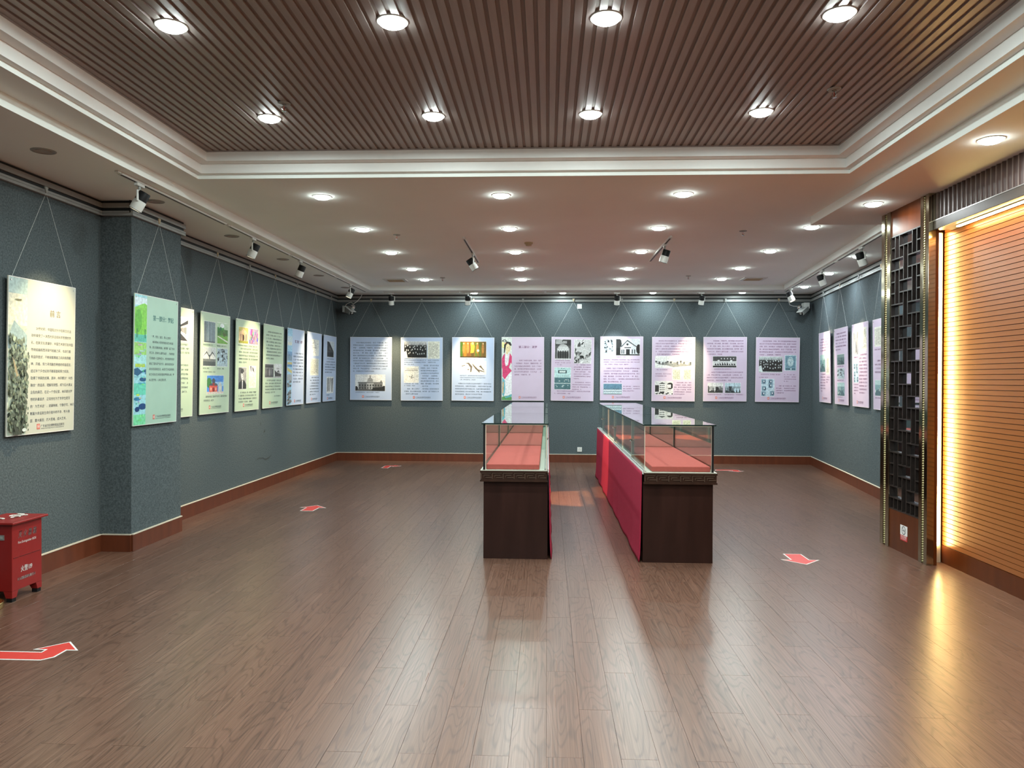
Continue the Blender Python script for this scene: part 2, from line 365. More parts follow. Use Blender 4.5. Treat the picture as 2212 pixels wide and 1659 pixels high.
b2 = MB(); b2.box(wx0, wx0 + .010, wy0, wy1 - .01, Z3 - .008, Z3 + .01); b2.box(wx1 - .010, wx1, wy0, wy1 - .01, Z3 - .008, Z3 + .01); b2.build('side_bead', SLATM, bd)

# ------------------------------------------------------------------ downlights
def area(name, parent, loc, r, watts, col, spread=PI):
    l = bpy.data.lights.new(name, 'AREA'); l.shape = 'DISK'; l.size = 2 * r; l.energy = watts; l.color = col; l.spread = spread
    o = bpy.data.objects.new(name, l); COL.objects.link(o); o.parent = parent; o.location = loc
    return o
def spotlight(name, parent, loc, tgt, watts, col, ang, blend):
    l = bpy.data.lights.new(name, 'SPOT'); l.energy = watts; l.color = col; l.spot_size = ang; l.spot_blend = blend; l.shadow_soft_size = .025
    o = bpy.data.objects.new(name, l); COL.objects.link(o); o.parent = parent; o.location = loc
    d = Vector(tgt); o.rotation_euler = d.to_track_quat('-Z', 'Y').to_euler()
    return o
def make_downlight(label, group, x, y, z, r, watts, lit=True, col=COOL):
    t = thing('ceiling_downlight', label, 'ceiling light', (x, y, z), group=group)
    if not hasattr(make_downlight, 'c'): make_downlight.c = {}
    C = make_downlight.c; key = (lit, r)
    if key not in C:
        ringb = MB().lathe([(r + .014, .012), (r + .014, 0), (r + .012, -.004), (r + .002, -.006), (r - .001, -.003), (r - .001, .002)], n=28)
        if lit: lens = MB().lathe([(r, -.002), (r * .96, -.014), (r * .72, -.023), (1e-4, -.026)], n=28)
        else: lens = MB().lathe([(r, -.002), (r * .8, -.001), (r * .72, -.006), (r * .6, -.0015), (1e-4, -.001)], n=28)
        C[key] = (ringb.build('trim_ring', WHITEP if lit else GREYP, t, smooth=True), lens.build('lens', LAMPM if lit else LAMPGREY, t, smooth=True))
    else:
        for src in C[key]: inst(src, t)
    if lit: area('lamp_light', t, (0, 0, -.028), r * .9, watts, col)
    return t
ORD = ['leftmost', 'second from left', 'second from right', 'rightmost']
for j, y in enumerate([5.38, 3.955]):
    for i, x in enumerate([-2.005, -.82, .293, 1.478]):
        make_downlight('lit round downlight in wood slat ceiling, %s row, %s' % (['farther', 'nearer'][j], ORD[i]), 'wood ceiling downlights', x, y, Z3, .070, P_TRAY)
for y, rn in zip([2.53, 1.1, -.33, -1.76], ['just above the camera', 'over the camera', 'behind the camera', 'farthest behind the camera']):  # rows out of view, presumed to continue the grid, included for fill from behind
    for x, cn in zip([-2.005, -.82, .293, 1.478], ORD):
        make_downlight('lit round downlight in wood slat ceiling, unseen row %s, %s' % (rn, cn), 'wood ceiling downlights overhead', x, y, Z3, .070, P_TRAY)
RN = ['first row behind the wood tray', 'second row behind the wood tray', 'third row behind the wood tray', 'fourth row behind the wood tray', 'last row before the far wall']
for j, y in enumerate([6.92, 8.455, 10.015, 11.545, 12.77]):
    for i, x in enumerate([-2.085, -.432, 1.216, 2.877]):
        if j == 0 and i == 3: continue
        nm = ORD[i] if j else ['leftmost', 'middle one', 'rightmost'][i]
        make_downlight('lit round downlight in plaster ceiling, %s, %s' % (RN[j], nm), 'plaster ceiling downlights', x, y, Z2, .074, P_DOWN)
for i, x in enumerate([-1.357, .272, 1.913, 3.524]):
    make_downlight('lit small downlight in far soffit above hanging panels, ' + ORD[i], 'far soffit downlights', x, 13.985, Z1, .056, P_SOFFIT, True, (.80, .97, 1.0))
for (x, y), nm in zip([(2.912, 5.155), (2.922, 6.99)], ['above the glowing orange panel', 'above the lattice screen']):
    make_downlight('lit round downlight in right soffit ' + nm, 'right soffit downlights', x, y, Z1, .070, P_SOFFIT, True, (.93, .98, 1.0))
for (x, y), nm in zip([(3.959, 9.93), (4.172, 11.51), (4.36, 13.15)], ['nearest, behind a track spotlight', 'middle one', 'nearest the far corner']):
    make_downlight('lit small downlight in soffit along the right wall, ' + nm, 'right wall soffit downlights', x, y, Z1, .062, P_SOFFIT, True, (.80, .92, 1.0))
for y, nm in zip([5.19, 6.71, 8.376, 10.025, 11.618, 13.167], ['nearest', 'second', 'third', 'fourth', 'fifth', 'last before the far corner']):
    make_downlight('unlit grey round downlight in left soffit, %s from the camera' % nm if nm not in ('nearest', 'last before the far corner') else 'unlit grey round downlight in left soffit, ' + nm, 'unlit left soffit downlights', -3.55, y, Z1, .068, 0, False)

# ------------------------------------------------------------------ track rails and spotlights
def track(label, p, q, z, group=None):
    p = Vector(p); q = Vector(q); d = q - p; Lh = d.length; a = math.atan2(d.y, d.x)
    t = thing('track_rail', label, 'track rail', (p.x, p.y, z), (0, 0, a), group)
    b = MB(); b.box(0, Lh, -.019, -.008, -.020, 0); b.box(0, Lh, .008, .019, -.020, 0); b.box(0, .012, -.008, .008, -.020, 0); b.box(Lh - .012, Lh, -.008, .008, -.020, 0)
    b.build('rail_body', WHITEP, t)
    box(.012, Lh - .012, -.008, .008, -.0195, 0).build('conductor_slot', BLACKP, t)
    box(-.05, 0, -.014, .014, -.016, 0).build('end_feed', WHITEP, t)
    return t
TG = 'track rails'
for (a, b), nm in zip([(5.74, 7.66), (7.76, 9.58), (9.68, 11.68), (11.78, 13.70)], ['nearest section', 'second section', 'third section', 'section at the far corner']):
    track('white track rail along the left soffit, ' + nm, (-3.315, a), (-3.315, b), Z1, TG)
for (a, b), nm in zip([(-2.97, -1.62), (-1.55, -.07), (.02, 1.55), (1.62, 3.05), (3.12, 4.05)], ['leftmost section', 'second section', 'middle section', 'fourth section', 'rightmost section']):
    track('white track rail along the far soffit, ' + nm, (a, 13.85), (b, 13.85), Z1, TG)
for (a, b), nm in zip([(8.05, 10.2), (10.35, 12.2), (12.3, 13.75)], ['nearest section', 'middle section', 'section at the far corner']):
    track('white track rail along the right soffit, ' + nm, (sre(a) + .055, a), (sre(b) + .055, b), Z1, TG)
track('short white track rail on the plaster ceiling, left of the middle downlights', (-1.0, 8.99), (-1.0, 10.83), Z2, TG)
track('short white track rail on the plaster ceiling, right of the middle downlights', (1.43, 8.99), (1.43, 10.76), Z2, TG)

def head(label, x, y, z, tgt, watts, ang, col=WARM, dx=0., trk='y', lens=SPOTM, blend=.6):
    """track spotlight: adapter, stem, side arm, black rear half, white front half, lens"""
    t = thing('track_spotlight', label, 'spotlight', (x, y, z - .020), group='track spotlights')
    a = MB()
    if trk == 'y': a.box(-.016, .016, -.055, .055, -.024, 0)
    else: a.box(-.055, .055, -.016, .016, -.024, 0)
    a.build('adapter', WHITEP, t, bevel=.003)
    MB().tube([(0, 0, -.024), (0, 0, -.052)], .011, 10).build('stem', GREYP, t)
    piv = Vector((0, 0, -.150)); d = (Vector(tgt) - Vector((x, y, z - .170))).normalized()
    side = d.cross(Vector((0, 0, 1))); side = side.normalized() if side.length > .01 else Vector((1, 0, 0))
    if side.x < 0: side = -side
    r = .050
    MB().tube([(0, 0, -.052), side * (r + .010) + Vector((0, 0, -.066)), side * (r + .010) + Vector((0, 0, -.150))], [.008, .009, .010], 8).build('arm', WHITEP, t, smooth=True)
    back, mid, front = piv - d * .090, piv - d * .014, piv + d * .070
    MB().tube([back, back + d * .006, mid], [r * .86, r * .94, r * .94], 20).build('heat_sink', BLACKP, t, smooth=True)
    f = MB().tube([mid, mid + d * .004, front], [r * .95, r, r], 20, caps=False); f.build('barrel', WHITEP, t, smooth=True)
    MB().tube([front - d * .012, front - d * .008], [r * .97, r * .97], 20).build('lens', lens, t)
    MB().tube([front - d * .002, front + d * .003], [r + .001, r + .001], 20, caps=False).build('bezel', BLACKP, t)
    if watts: spotlight('spot_light', t, front - d * .004, d, watts, col, ang, blend)
    return t
LX = -3.315
head('white track spotlight lighting the foreword panel, nearest on the left', LX, 6.02, Z1, (-4.0, 5.84, 1.66), 190, math.radians(56), blend=.8)
head('white track spotlight second on the left soffit, behind the pillar', LX, 8.40, Z1, (-4.0, 8.27, 1.45), 270, math.radians(60), blend=.8)
head('white track spotlight third on the left soffit', LX, 10.03, Z1, (-4.0, 10.12, 1.45), 260, math.radians(58), blend=.8)
head('white track spotlight on the left soffit nearest the far corner', LX, 12.60, Z1, (-4.0, 12.40, 1.50), 260, math.radians(56), blend=.8)
head('white track spotlight leftmost on the far soffit', -2.88, 13.85, Z1, (-2.92, 14.33, 1.60), 300, math.radians(50), trk='x', blend=1.)
head('white track spotlight second on the far soffit', -1.47, 13.85, Z1, (-1.52, 14.33, 1.60), 300, math.radians(50), trk='x', blend=1.)
head('white track spotlight third on the far soffit, above the middle panels', 1.247, 13.85, Z1, (1.25, 14.33, 1.80), 150, math.radians(56), (.85, .95, 1.0), trk='x', blend=1.)
head('white track spotlight rightmost on the far soffit', 2.764, 13.85, Z1, (2.62, 14.33, 1.55), 320, math.radians(48), trk='x', blend=1.)
for y, nm, ty in [(9.15, 'nearest the lattice screen', 9.35), (11.07, 'in the middle', 11.2), (13.28, 'nearest the far corner', 12.85)]:
    head('white track spotlight on the right soffit, ' + nm, sre(y) + .055, y, Z1, (rwx(ty), ty, 1.7), 240, math.radians(54), (1, .84, .58), blend=.8)
head('white track spotlight hanging left of the middle ceiling downlights', -1.0, 10.02, Z2, (.80, 10.55, .45), 750, math.radians(22), (1.0, .62, .32), blend=.4)
head('white track spotlight hanging right of the middle ceiling downlights', 1.43, 9.42, Z2, (.52, 10.0, .15), 1500, math.radians(24), (1.0, .50, .18), blend=.3)

# ------------------------------------------------------------------ small ceiling fittings
for (x, y, z), nm in zip([(-1.765, 8.79, Z2), (-1.752, 12.56, Z2), (2.19, 8.67, Z2), (2.264, 12.40, Z2), (1.83, 4.98, Z3), (-1.80, 5.10, Z3)],
                         ['left, nearer of two in the plaster ceiling', 'left, farther of two in the plaster ceiling', 'right, nearer of two in the plaster ceiling', 'right, farther of two in the plaster ceiling', 'right in the wood slat ceiling', 'left in the wood slat ceiling']):
    t = thing('fire_sprinkler', 'small pendant sprinkler head on the ' + nm, 'sprinkler', (x, y, z), group='sprinkler heads')
    MB().lathe([(.044, 0), (.040, -.006), (.014, -.009), (.012, 0)], n=16).build('escutcheon', GREYP, t, smooth=True)
    f = MB(); f.tube([(0, 0, -.004), (0, 0, -.020)], .010, 10); f.tube([(-.011, 0, -.018), (-.013, 0, -.034), (0, 0, -.050)], .003, 6); f.tube([(.011, 0, -.018), (.013, 0, -.034), (0, 0, -.050)], .003, 6)
    f.build('frame', CHROME, t)
    MB().tube([(0, 0, -.02), (0, 0, -.048)], .0035, 6).build('bulb', SEALM, t)
    MB().lathe([(1e-4, -.049), (.016, -.050), (.016, -.053), (1e-4, -.054)], n=12).build('deflector', CHROME, t)
t = thing('smoke_detector', 'yellowed round smoke detector on the plaster ceiling', 'smoke detector', (-.241, 9.34, Z2))
MB().lathe([(.052, 0), (.052, -.016), (.040, -.022)], n=20).build('base', TANP, t, smooth=True)
MB().lathe([(.040, -.022), (.036, -.040), (1e-4, -.042)], n=20).build('sensor_cap', TANP, t, smooth=True)
for (x, y), nm in [((-2.593, 12.84), 'left'), ((3.393, 12.77), 'right')]:
    t = thing('air_vent', 'square air vent grille in the plaster ceiling near the far %s corner' % nm, 'air vent', (x, y, Z2), group='air vents')
    f = MB(); o_, i_ = .19, .135
    for a in ((-o_, o_, -o_, -i_), (-o_, o_, i_, o_), (-o_, -i_, -i_, i_), (i_, o_, -i_, i_)): f.box(*a, -.012, 0)
    f.build('frame', WHITEP, t)
    box(-i_, i_, -i_, i_, -.002, 0).build('duct_opening', BLACKP, t)
    s = MB().add([(-i_, -.012, -.004), (i_, -.012, -.004), (i_, .012, -.016), (-i_, .012, -.016), (-i_, -.012, -.006), (i_, -.012, -.006), (i_, .012, -.018), (-i_, .012, -.018)],
                 [(0, 1, 2, 3), (7, 6, 5, 4), (0, 4, 5, 1), (2, 6, 7, 3), (0, 3, 7, 4), (1, 5, 6, 2)]).build('slat', TANP, t, (0, -.105, 0))
    for k in range(1, 6): inst(s, t, (0, -.105 + k * .042, 0))

# wall plates
t = thing('wall_switch', 'white switch plate high on the far wall under the picture rail', 'switch', (.594, YB, 2.90))
box(-.044, .044, -.010, 0, 0, .088).build('plate', WHITEP, t, bevel=.003); box(-.028, .028, -.013, -.010, .020, .068).build('rocker', WHITEP, t)
t = thing('wall_socket', 'white socket plate low on the far wall above the skirting', 'socket', (.606, YB, .205))
box(-.044, .044, -.010, 0, 0, .086).build('plate', WHITEP, t, bevel=.003)
b = MB()
for sx, sz in ((-.014, .03), (.014, .03), (0, .055)): b.box(sx - .003, sx + .003, -.0108, -.010, sz, sz + .012)
b.build('socket_slots', BLACKP, t)

# ------------------------------------------------------------------ corner cameras
def corner_camera(label, x, y, z, sgn, wire):
    t = thing('security_camera', label, 'security camera', (x, y, z), group='corner cameras')
    bx = -sgn * .0
    if sgn > 0:     # left corner: bracket on the left, body pointing right and down
        br = MB(); br.box(-.11, -.075, -.06, .20, -.06, .06); br.build('wall_bracket', GREYP, t, bevel=.004)
    else:
        br = MB(); br.box(.02, .115, .02, .20, .02, .13); br.build('junction_box', WHITEP, t, bevel=.004)
    A = Vector((-.075 * sgn, .06, .03)); B_ = Vector((.075 * sgn, -.07, -.075)); d = (B_ - A).normalized(); rr = d.cross(Vector((0, 0, 1))).normalized(); uu = rr.cross(d)
    def bx_(mb, a, b, hw, z0, z1):
        v = [p + rr * s1 * hw + uu * q for p in (a, b) for s1 in (-1, 1) for q in (z0, z1)]
        mb.add(v, [(0, 1, 3, 2), (4, 6, 7, 5), (0, 4, 5, 1), (2, 3, 7, 6), (1, 5, 7, 3), (0, 2, 6, 4)])
    m_ = MB(); bx_(m_, A, B_, .046, -.042, .036); m_.build('housing', GREYP, t, bevel=.008)
    m_ = MB(); bx_(m_, A + d * .02, B_ + d * .045, .055, .037, .046); m_.build('sun_visor', WHITEP, t)
    m_ = MB(); bx_(m_, B_, B_ + d * .006, .038, -.036, .030); m_.build('lens_window', BLACKP, t)
    MB().tube([B_ + d * .004, B_ + d * .012], .022, 14).build('lens_ring', GREYP, t)
    MB().ball((.085 * sgn, -.02, .035), .052, 18, 12).build('reflector_globe', CHROME, t, smooth=True)
    MB().tube([(q[0] - x, q[1] - y, q[2] - z) for q in wire], .006, 6).build('power_cable', WHITEP, t, smooth=True)
    MB().tube([(.085 * sgn, 0, .05), (.03 * sgn, .05, .03), (-.02 * sgn, .08, .02)], .010, 8).build('arm', GREYP, t, smooth=True)
    return t
corner_camera('security camera with chrome globe in the far left corner', -3.745, 14.14, 2.875, 1, [(-3.50, 14.16, 3.155), (-3.53, 14.16, 3.09), (-3.60, 14.14, 3.01), (-3.655, 14.12, 2.97), (-3.70, 14.12, 3.005), (-3.79, 14.14, 2.97), (-3.82, 14.16, 2.93)])
corner_camera('security camera with chrome globe in the far right corner', 4.675, 14.14, 2.865, -1, [(4.26, 13.80, 3.155), (4.32, 13.9, 3.02), (4.38, 14.0, 2.935), (4.47, 14.08, 2.92), (4.57, 14.12, 2.92)])
# ------------------------------------------------------------------ text
GC = {}
def glyph(ch, res=1):
    k = (ch, res)
    if k not in GC:
        c = bpy.data.curves.new('t', 'FONT'); c.body = ch; c.size = 1; c.resolution_u = res; c.fill_mode = 'FRONT'
        o = bpy.data.objects.new('t', c); me = o.to_mesh()
        v = [(p.co.x, p.co.y) for p in me.vertices]; f = [tuple(p.vertices) for p in me.polygons]
        o.to_mesh_clear(); bpy.data.objects.remove(o); bpy.data.curves.remove(c)
        GC[k] = (v, f)
    return GC[k]
def wide(ch): return ord(ch) > 0x2000
def set_line(mb, s, x, z, em, y, res=1, maxw=None, bold=0.):
    """lay a line of glyphs in the local XZ plane, facing -Y"""
    adv = 0
    for ch in s: adv += (1. if wide(ch) else (.30 if ch == ' ' else None or .0)) if (wide(ch) or ch == ' ') else max([p[0] for p in glyph(ch, res)[0]] + [.2]) + .05
    k = em if not maxw or adv * em <= maxw else maxw / adv
    cx = x
    for ch in s:
        if ch == ' ': cx += .30 * k; continue
        v, f = glyph(ch, res)
        for o in ((0,) if not bold else (-bold, 0, bold)):
            mb.add([(cx + p[0] * k + o, y - o * .02, z + p[1] * em) for p in v], f)
        cx += k if wide(ch) else (max([p[0] for p in v] + [.2]) + .05) * k
    return cx

FOREWORD = ['　　20世纪初，中国知识分子在新文化运', '动中接受了一次西方民主和科学思想的洗', '礼。在新文化浪潮中，中国艺术家们在中国', '传统绘画和西洋现代绘画之间，也进行着', '有益的尝试，不断探索两者之间共有的精', '神、风格，努力寻找融合两者的和谐语言。', '经过半个多世纪的不断探索和努力实践，', '取得了丰硕的成果。其中，林风眠对“中西', '融合”的追求、理解和领悟，成为后人难以', '企及的典范。在近一个世纪里，林风眠对梦', '想的执着追求，正如他在为艺专学生题写', '的“为艺术战”，波澜呐喊，宁静抒写。林风', '眠最大幸运是生命历程中的不幸，怀大希', '望，遭大痛苦；历大苦难，成大艺术。']
PART1 = ['　“梦，思念，惦念，思心之感也”。', '　　林风眠从小受到传统民间艺术的熏', '陶，其父母雕刻绘画，林风眠“画了老来', '的工夫，原来什么都可以画”。传统的技', '艺对他的一生影响至大，天生聪颖的他表', '现出了富有灵气的才华，画的就是他家乡', '质朴的背景和生活，从西方艺术里得到的', '和艺术家对艺术的风韵的梦想的心境，梦', '从这里开始，心从这里出发。']
CORPUS = ''.join(FOREWORD).replace('　', '') + ''.join(PART1).replace('　', '')
CORPUS = CORPUS.replace('，', '，')
cpos = [0]
def filler(n):
    s = ''
    while len(s) < n:
        s += CORPUS[cpos[0] % len(CORPUS)]; cpos[0] += 1
    return s

# ------------------------------------------------------------------ pictures on the panels (flat print as coloured polygons)
def ell(cx, cy, rx, ry, n=12, a0=0, a1=2 * PI): return [(cx + rx * math.cos(a0 + (a1 - a0) * i / n), cy + ry * math.sin(a0 + (a1 - a0) * i / n)) for i in range(n)]
def rc(x0, y0, x1, y1): return [(x0, y0), (x1, y0), (x1, y1), (x0, y1)]
def pic(kind, tint=(1, 1, 1), seed=0):
    R = random.Random(seed * 31 + hash(kind) % 1 + len(kind)); L = []
    def a(v, pts): L.append((tuple(lin((min(255, c * t),))[0] for c, t in zip((v if isinstance(v, tuple) else (v, v, v)), tint)), pts))
    if kind == 'dome':
        a(222, rc(0, 0, 1, 1)); a(120, rc(.1, .5, .92, .92)); a(150, ell(.5, .42, .1, .24)); a(100, rc(.485, .05, .515, .22)); a(175, rc(.38, .42, .62, .9)); a(110, [(.82, .5), (.87, .32), (.92, .5)]); a(95, rc(.08, .46, .92, .5))
        for i in range(9): a(55, rc(.13 + i * .09, .60, .17 + i * .09, .72)); a(60, rc(.13 + i * .09, .77, .17 + i * .09, .88))
        a(45, [(.55, .92), (.62, .8), (1, .72), (1, 1), (.55, 1)]); a(90, rc(0, .9, .56, 1)); a(40, ell(.02, .85, .07, .14)); a(40, ell(.97, .8, .06, .12))
    elif kind == 'gable':
        a(215, rc(0, 0, 1, 1)); a(35, ell(.08, .3, .16, .42)); a(25, rc(0, .55, .2, 1)); a(205, [(.18, .5), (.48, .08), (.9, .5), (.9, .95), (.18, .95)]); a(80, [(.16, .5), (.48, .05), (.92, .5), (.86, .5), (.48, .14), (.24, .5)])
        a(30, rc(.42, .62, .58, .98)); a(45, ell(.48, .33, .05, .07)); a(60, rc(.35, .5, .63, .56))
        for x in (.22, .3, .66, .76): a(70, rc(x, .64, x + .05, .9))
        a(28, ell(.95, .62, .1, .3)); a(20, rc(0, .93, 1, 1))
    elif kind == 'street':
        a((225, 232, 236), rc(0, 0, 1, 1)); a((95, 135, 70), ell(.56, .22, .14, .26)); a((215, 205, 190), [(0, .12), (.42, .45), (.42, .62), (0, 1)]); a((55, 55, 58), [(0, 0), (.06, 0), (.46, .42), (.42, .48), (0, .22)]); a((55, 55, 58), [(1, .1), (.62, .4), (.62, .47), (1, .26)]); a((205, 198, 185), [(1, .26), (.62, .47), (.62, .6), (1, .95)]); a((60, 58, 56), [(.42, .6), (.62, .6), (1, 1), (0, 1)])
        for i in range(5): a((190, 110, 60), rc(.04 + i * .075, .34 + i * .03, .07 + i * .075, .62 - i * .01)); a((90, 80, 75), rc(.9 - i * .06, .42 + i * .02, .93 - i * .06, .7 - i * .03))
    elif kind == 'crowd':
        a(40, rc(0, 0, 1, 1)); a(190, rc(0, 0, 1, .22))
        for i in range(14): a(55, [(i / 14, .35), (i / 14 + .03, .02 + R.random() * .12), (i / 14 + .06, .35)])
        for r in range(3):
            for i in range(9): x = .08 + i * .105 + R.uniform(-.035, .035); y = .3 + r * .2 + R.uniform(-.06, .06); a(28, ell(x, y + .13, .05, .13)); a(205 + R.randint(-30, 20), ell(x, y, .022, .05))
        a(210, [(0, .62), (.1, .55), (.16, .95), (0, 1)]); a(215, rc(0, .96, 1, 1))
    elif kind == 'whitecrowd':
        a((90, 125, 145), rc(0, 0, 1, 1))
        for r in range(2):
            for i in range(10): x = .06 + i * .098; y = .55 + r * .22; a((205, 215, 218), ell(x, y + .12, .045, .13)); a((170, 180, 180), ell(x, y, .025, .06)); a((40, 50, 60), ell(x, y - .05, .024, .03))
        a((120, 145, 150), rc(0, .93, 1, 1))
    elif kind == 'gate':
        a(70, rc(0, 0, 1, 1)); a(35, rc(0, 0, 1, .3)); a(165, [(.12, .98), (.12, .45), (.3, .27), (.5, .22), (.7, .27), (.9, .45), (.9, .98), (.8, .98), (.8, .5), (.5, .33), (.22, .5), (.22, .98)]); a(190, rc(.22, .35, .8, .6))
        for i in range(5): x = .2 + i * .15; a(25, ell(x, .78, .055, .24)); a(200, ell(x, .5, .03, .04))
        for i in range(12): a(150, rc(R.random() * .9, R.random() * .22, R.random() * .1 + .4, R.random() * .22 + .02))
        a(205, rc(0, .95, 1, 1))
    elif kind == 'abstract':
        a(190, rc(0, 0, 1, 1))
        for i in range(34):
            x, y = R.random(), R.random(); a(R.choice([25, 40, 60, 120, 225, 235]), [(min(1, max(0, x + R.uniform(-.16, .16))), min(1, max(0, y + R.uniform(-.13, .13)))) for _ in range(5)])
    elif kind == 'portrait':
        a(150, rc(0, 0, 1, 1)); a(95, rc(0, 0, .4, 1)); a(40, [(0, 1), (.05, .72), (.4, .58), (.75, .6), (1, .8), (1, 1)]); a(210, [(.42, .6), (.58, .6), (.52, .8)]); a(205, ell(.5, .34, .2, .24)); a(60, ell(.46, .17, .22, .12)); a(160, [(.56, .2), (.7, .3), (.62, .52), (.55, .4)]); a(60, rc(.38, .32, .46, .34)); a(60, rc(.54, .32, .62, .34)); a(80, rc(.45, .47, .56, .49)); a(225, [(.45, .62), (.55, .62), (.53, .98), (.46, .98)])
    elif kind == 'bust':
        a((165, 195, 205), rc(0, 0, 1, 1)); a((110, 145, 160), rc(.06, .05, .94, .82)); a((185, 205, 208), ell(.5, .42, .27, .32)); a((150, 178, 185), [(.2, .3), (.5, .12), (.8, .3), (.5, .22)]); a((95, 125, 140), rc(.33, .38, .45, .41)); a((95, 125, 140), rc(.56, .38, .68, .41)); a((130, 160, 170), rc(.47, .4, .54, .56)); a((100, 130, 145), rc(.4, .63, .6, .655)); a((75, 105, 120), rc(.06, .84, .94, .96)); a((190, 205, 205), rc(.5, .85, .6, .95))
    elif kind == 'doc':
        a((215, 214, 200), rc(0, 0, 1, 1))
        for i in range(7):
            x = .12 + i * .115
            for j in range(14):
                if R.random() < .8: a((120, 118, 110), rc(x, .08 + j * .06, x + .045, .08 + j * .06 + .035))
    elif kind == 'figure':
        a((225, 224, 218), rc(0, 0, 1, 1))
        for i in range(26):
            x, y, t = .2 + R.random() * .6, .15 + R.random() * .7, R.uniform(0, 6.3); l = R.uniform(.08, .2); dx, dy = l * math.cos(t), l * math.sin(t); a(R.choice([40, 70, 110]), [(x, y), (x + dx, y + dy), (x + dx + .02, y + dy + .02), (x + .02, y + .025)])
    elif kind == 'hands':
        a((236, 228, 215), rc(0, 0, 1, 1))
        for p in ([(.18, .15), (.34, .1), (.47, .4), (.44, .82), (.39, .85), (.4, .5), (.3, .2)], [(.45, .12), (.6, .42), (.7, .62), (.78, .85), (.73, .86), (.6, .6), (.5, .35)], [(.3, .6), (.36, .62), (.36, .66), (.28, .68)], [(.56, .55), (.8, .68), (.95, .8), (.93, .84), (.75, .74)], [(.72, .4), (.8, .3), (.86, .5), (.95, .72), (.9, .7), (.8, .5)], [(.05, .35), (.18, .3), (.2, .34), (.08, .4)]): a((95, 85, 75), p)
        for i in range(16): x, y = R.uniform(.1, .85), R.uniform(.2, .8); a((130, 118, 105), [(x, y), (x + .06, y + .05), (x + .062, y + .07)])
    elif kind == 'sketch':
        a((214, 212, 205), rc(0, 0, 1, 1)); a((90, 85, 80), rc(.1, .15, .9, .17)); a((80, 75, 72), rc(.06, .24, .94, .265))
        for i in range(30): t = R.uniform(0, 6.3); x, y = .5 + R.gauss(0, .09), .6 + R.gauss(0, .08); a(R.choice([40, 70, 110]), [(x, y), (x + .07 * math.cos(t), y + .07 * math.sin(t)), (x + .02, y + .03)])
    elif kind == 'goldpaint':
        a((105, 78, 30), rc(0, 0, 1, 1))
        for i in range(7): a((R.randint(60, 150), R.randint(50, 100), 25), rc(i / 7, .05, i / 7 + .1, .95))
        a((215, 165, 50), [(.4, .12), (.5, .05), (.56, .3), (.52, .7), (.4, .72), (.42, .4)]); a((240, 205, 110), ell(.48, .12, .05, .08))
        for x in (.14, .3, .66, .88): a((205, 175, 120), ell(x, .14, .03, .07)); a((150, 105, 50), ell(x, .45, .05, .3))
        a((235, 220, 170), ell(.69, .56, .045, .08)); a((60, 45, 25), rc(0, .93, 1, 1))
    elif kind == 'plate':
        a((175, 205, 205), rc(0, 0, 1, 1)); a((50, 70, 75), rc(.22, .12, .76, .26)); a((200, 215, 212), rc(.3, .15, .68, .23)); a((70, 105, 112), rc(0, .46, 1, 1)); a((200, 215, 215), rc(0, .71, 1, .74))
        for i in range(16): x, y = R.uniform(.1, .9), R.choice([.56, .62, .82, .88]); a((190, 205, 205), ell(x, y, .03, .02))
        for x in (.4, .55): a((90, 115, 120), rc(x, .03, x + .06, .06))
        for i in range(5): a((110, 135, 138), rc(.25 + i * .11, .37, .3 + i * .11, .40))
    elif kind == 'town':
        a((226, 226, 222), rc(0, 0, 1, 1)); a((150, 150, 145), [(0, .6), (.12, .48), (.35, .5), (.55, .4), (1, .46), (1, .8), (.5, .95), (.3, .78), (.1, .72)])
        for i in range(22): x = i / 22; y = .45 + R.uniform(-.08, .1); a(R.choice([70, 95, 190, 215]), rc(x, y, x + .05, y + R.uniform(.1, .25)))
        a((180, 180, 172), rc(.25, .64, 1, .67))
    elif kind == 'building':
        a(200, rc(0, 0, 1, 1)); a(45, rc(0, .3, .25, .8)); a(40, ell(.85, .35, .2, .25)); a(215, rc(.22, .2, .58, .95)); a(60, [(.2, .2), (.4, .08), (.62, .2)]); a(205, rc(.66, .24, .9, .5))
        for r in range(4):
            for i in range(3): a(50, rc(.27 + i * .1, .28 + r * .16, .33 + i * .1, .36 + r * .16))
        for i in range(14): a(R.choice([35, 60, 225]), ell(R.random(), .82 + R.random() * .15, .06, .05))
    elif kind == 'assembly':
        a(70, rc(0, 0, 1, 1)); a(200, rc(0, .42, 1, .85)); a(45, rc(0, .88, 1, 1))
        for i in range(5): a(185, ell(.36 + i * .13, .2, .025, .07))
        for i in range(9): a(40, [(.08 + i * .1, .82), (.1 + i * .1, .5 + R.random() * .15), (.17 + i * .1, .82)])
        a(225, ell(.24, .4, .05, .08)); a(225, ell(.78, .4, .05, .08))
    elif kind == 'room':
        a(165, rc(0, 0, 1, 1)); a(210, rc(0, 0, 1, .35)); a(60, rc(0, .75, 1, 1))
        for i in range(14): x = R.random(); a(R.choice([45, 70, 110, 215]), rc(x, R.uniform(.3, .7), x + R.uniform(.03, .12), R.uniform(.7, .95)))
        for x in (.28, .6, .86): a(90, rc(x, 0, x + .012, .6))
    elif kind == 'collage':
        a((185, 205, 215), rc(0, 0, 1, 1))
        for i, (x, y) in enumerate([(.02, .02), (.55, .02), (.05, .42), (.55, .25), (.02, .72), (.68, .7)]): a((120, 150, 165), rc(x, y, x + .32, y + .26)); a((55, 75, 95), ell(x + R.uniform(.1, .22), y + .14, .1, .1)); a((205, 215, 220), ell(x + .18, y + .12, .05, .06))
    elif kind == 'stele':
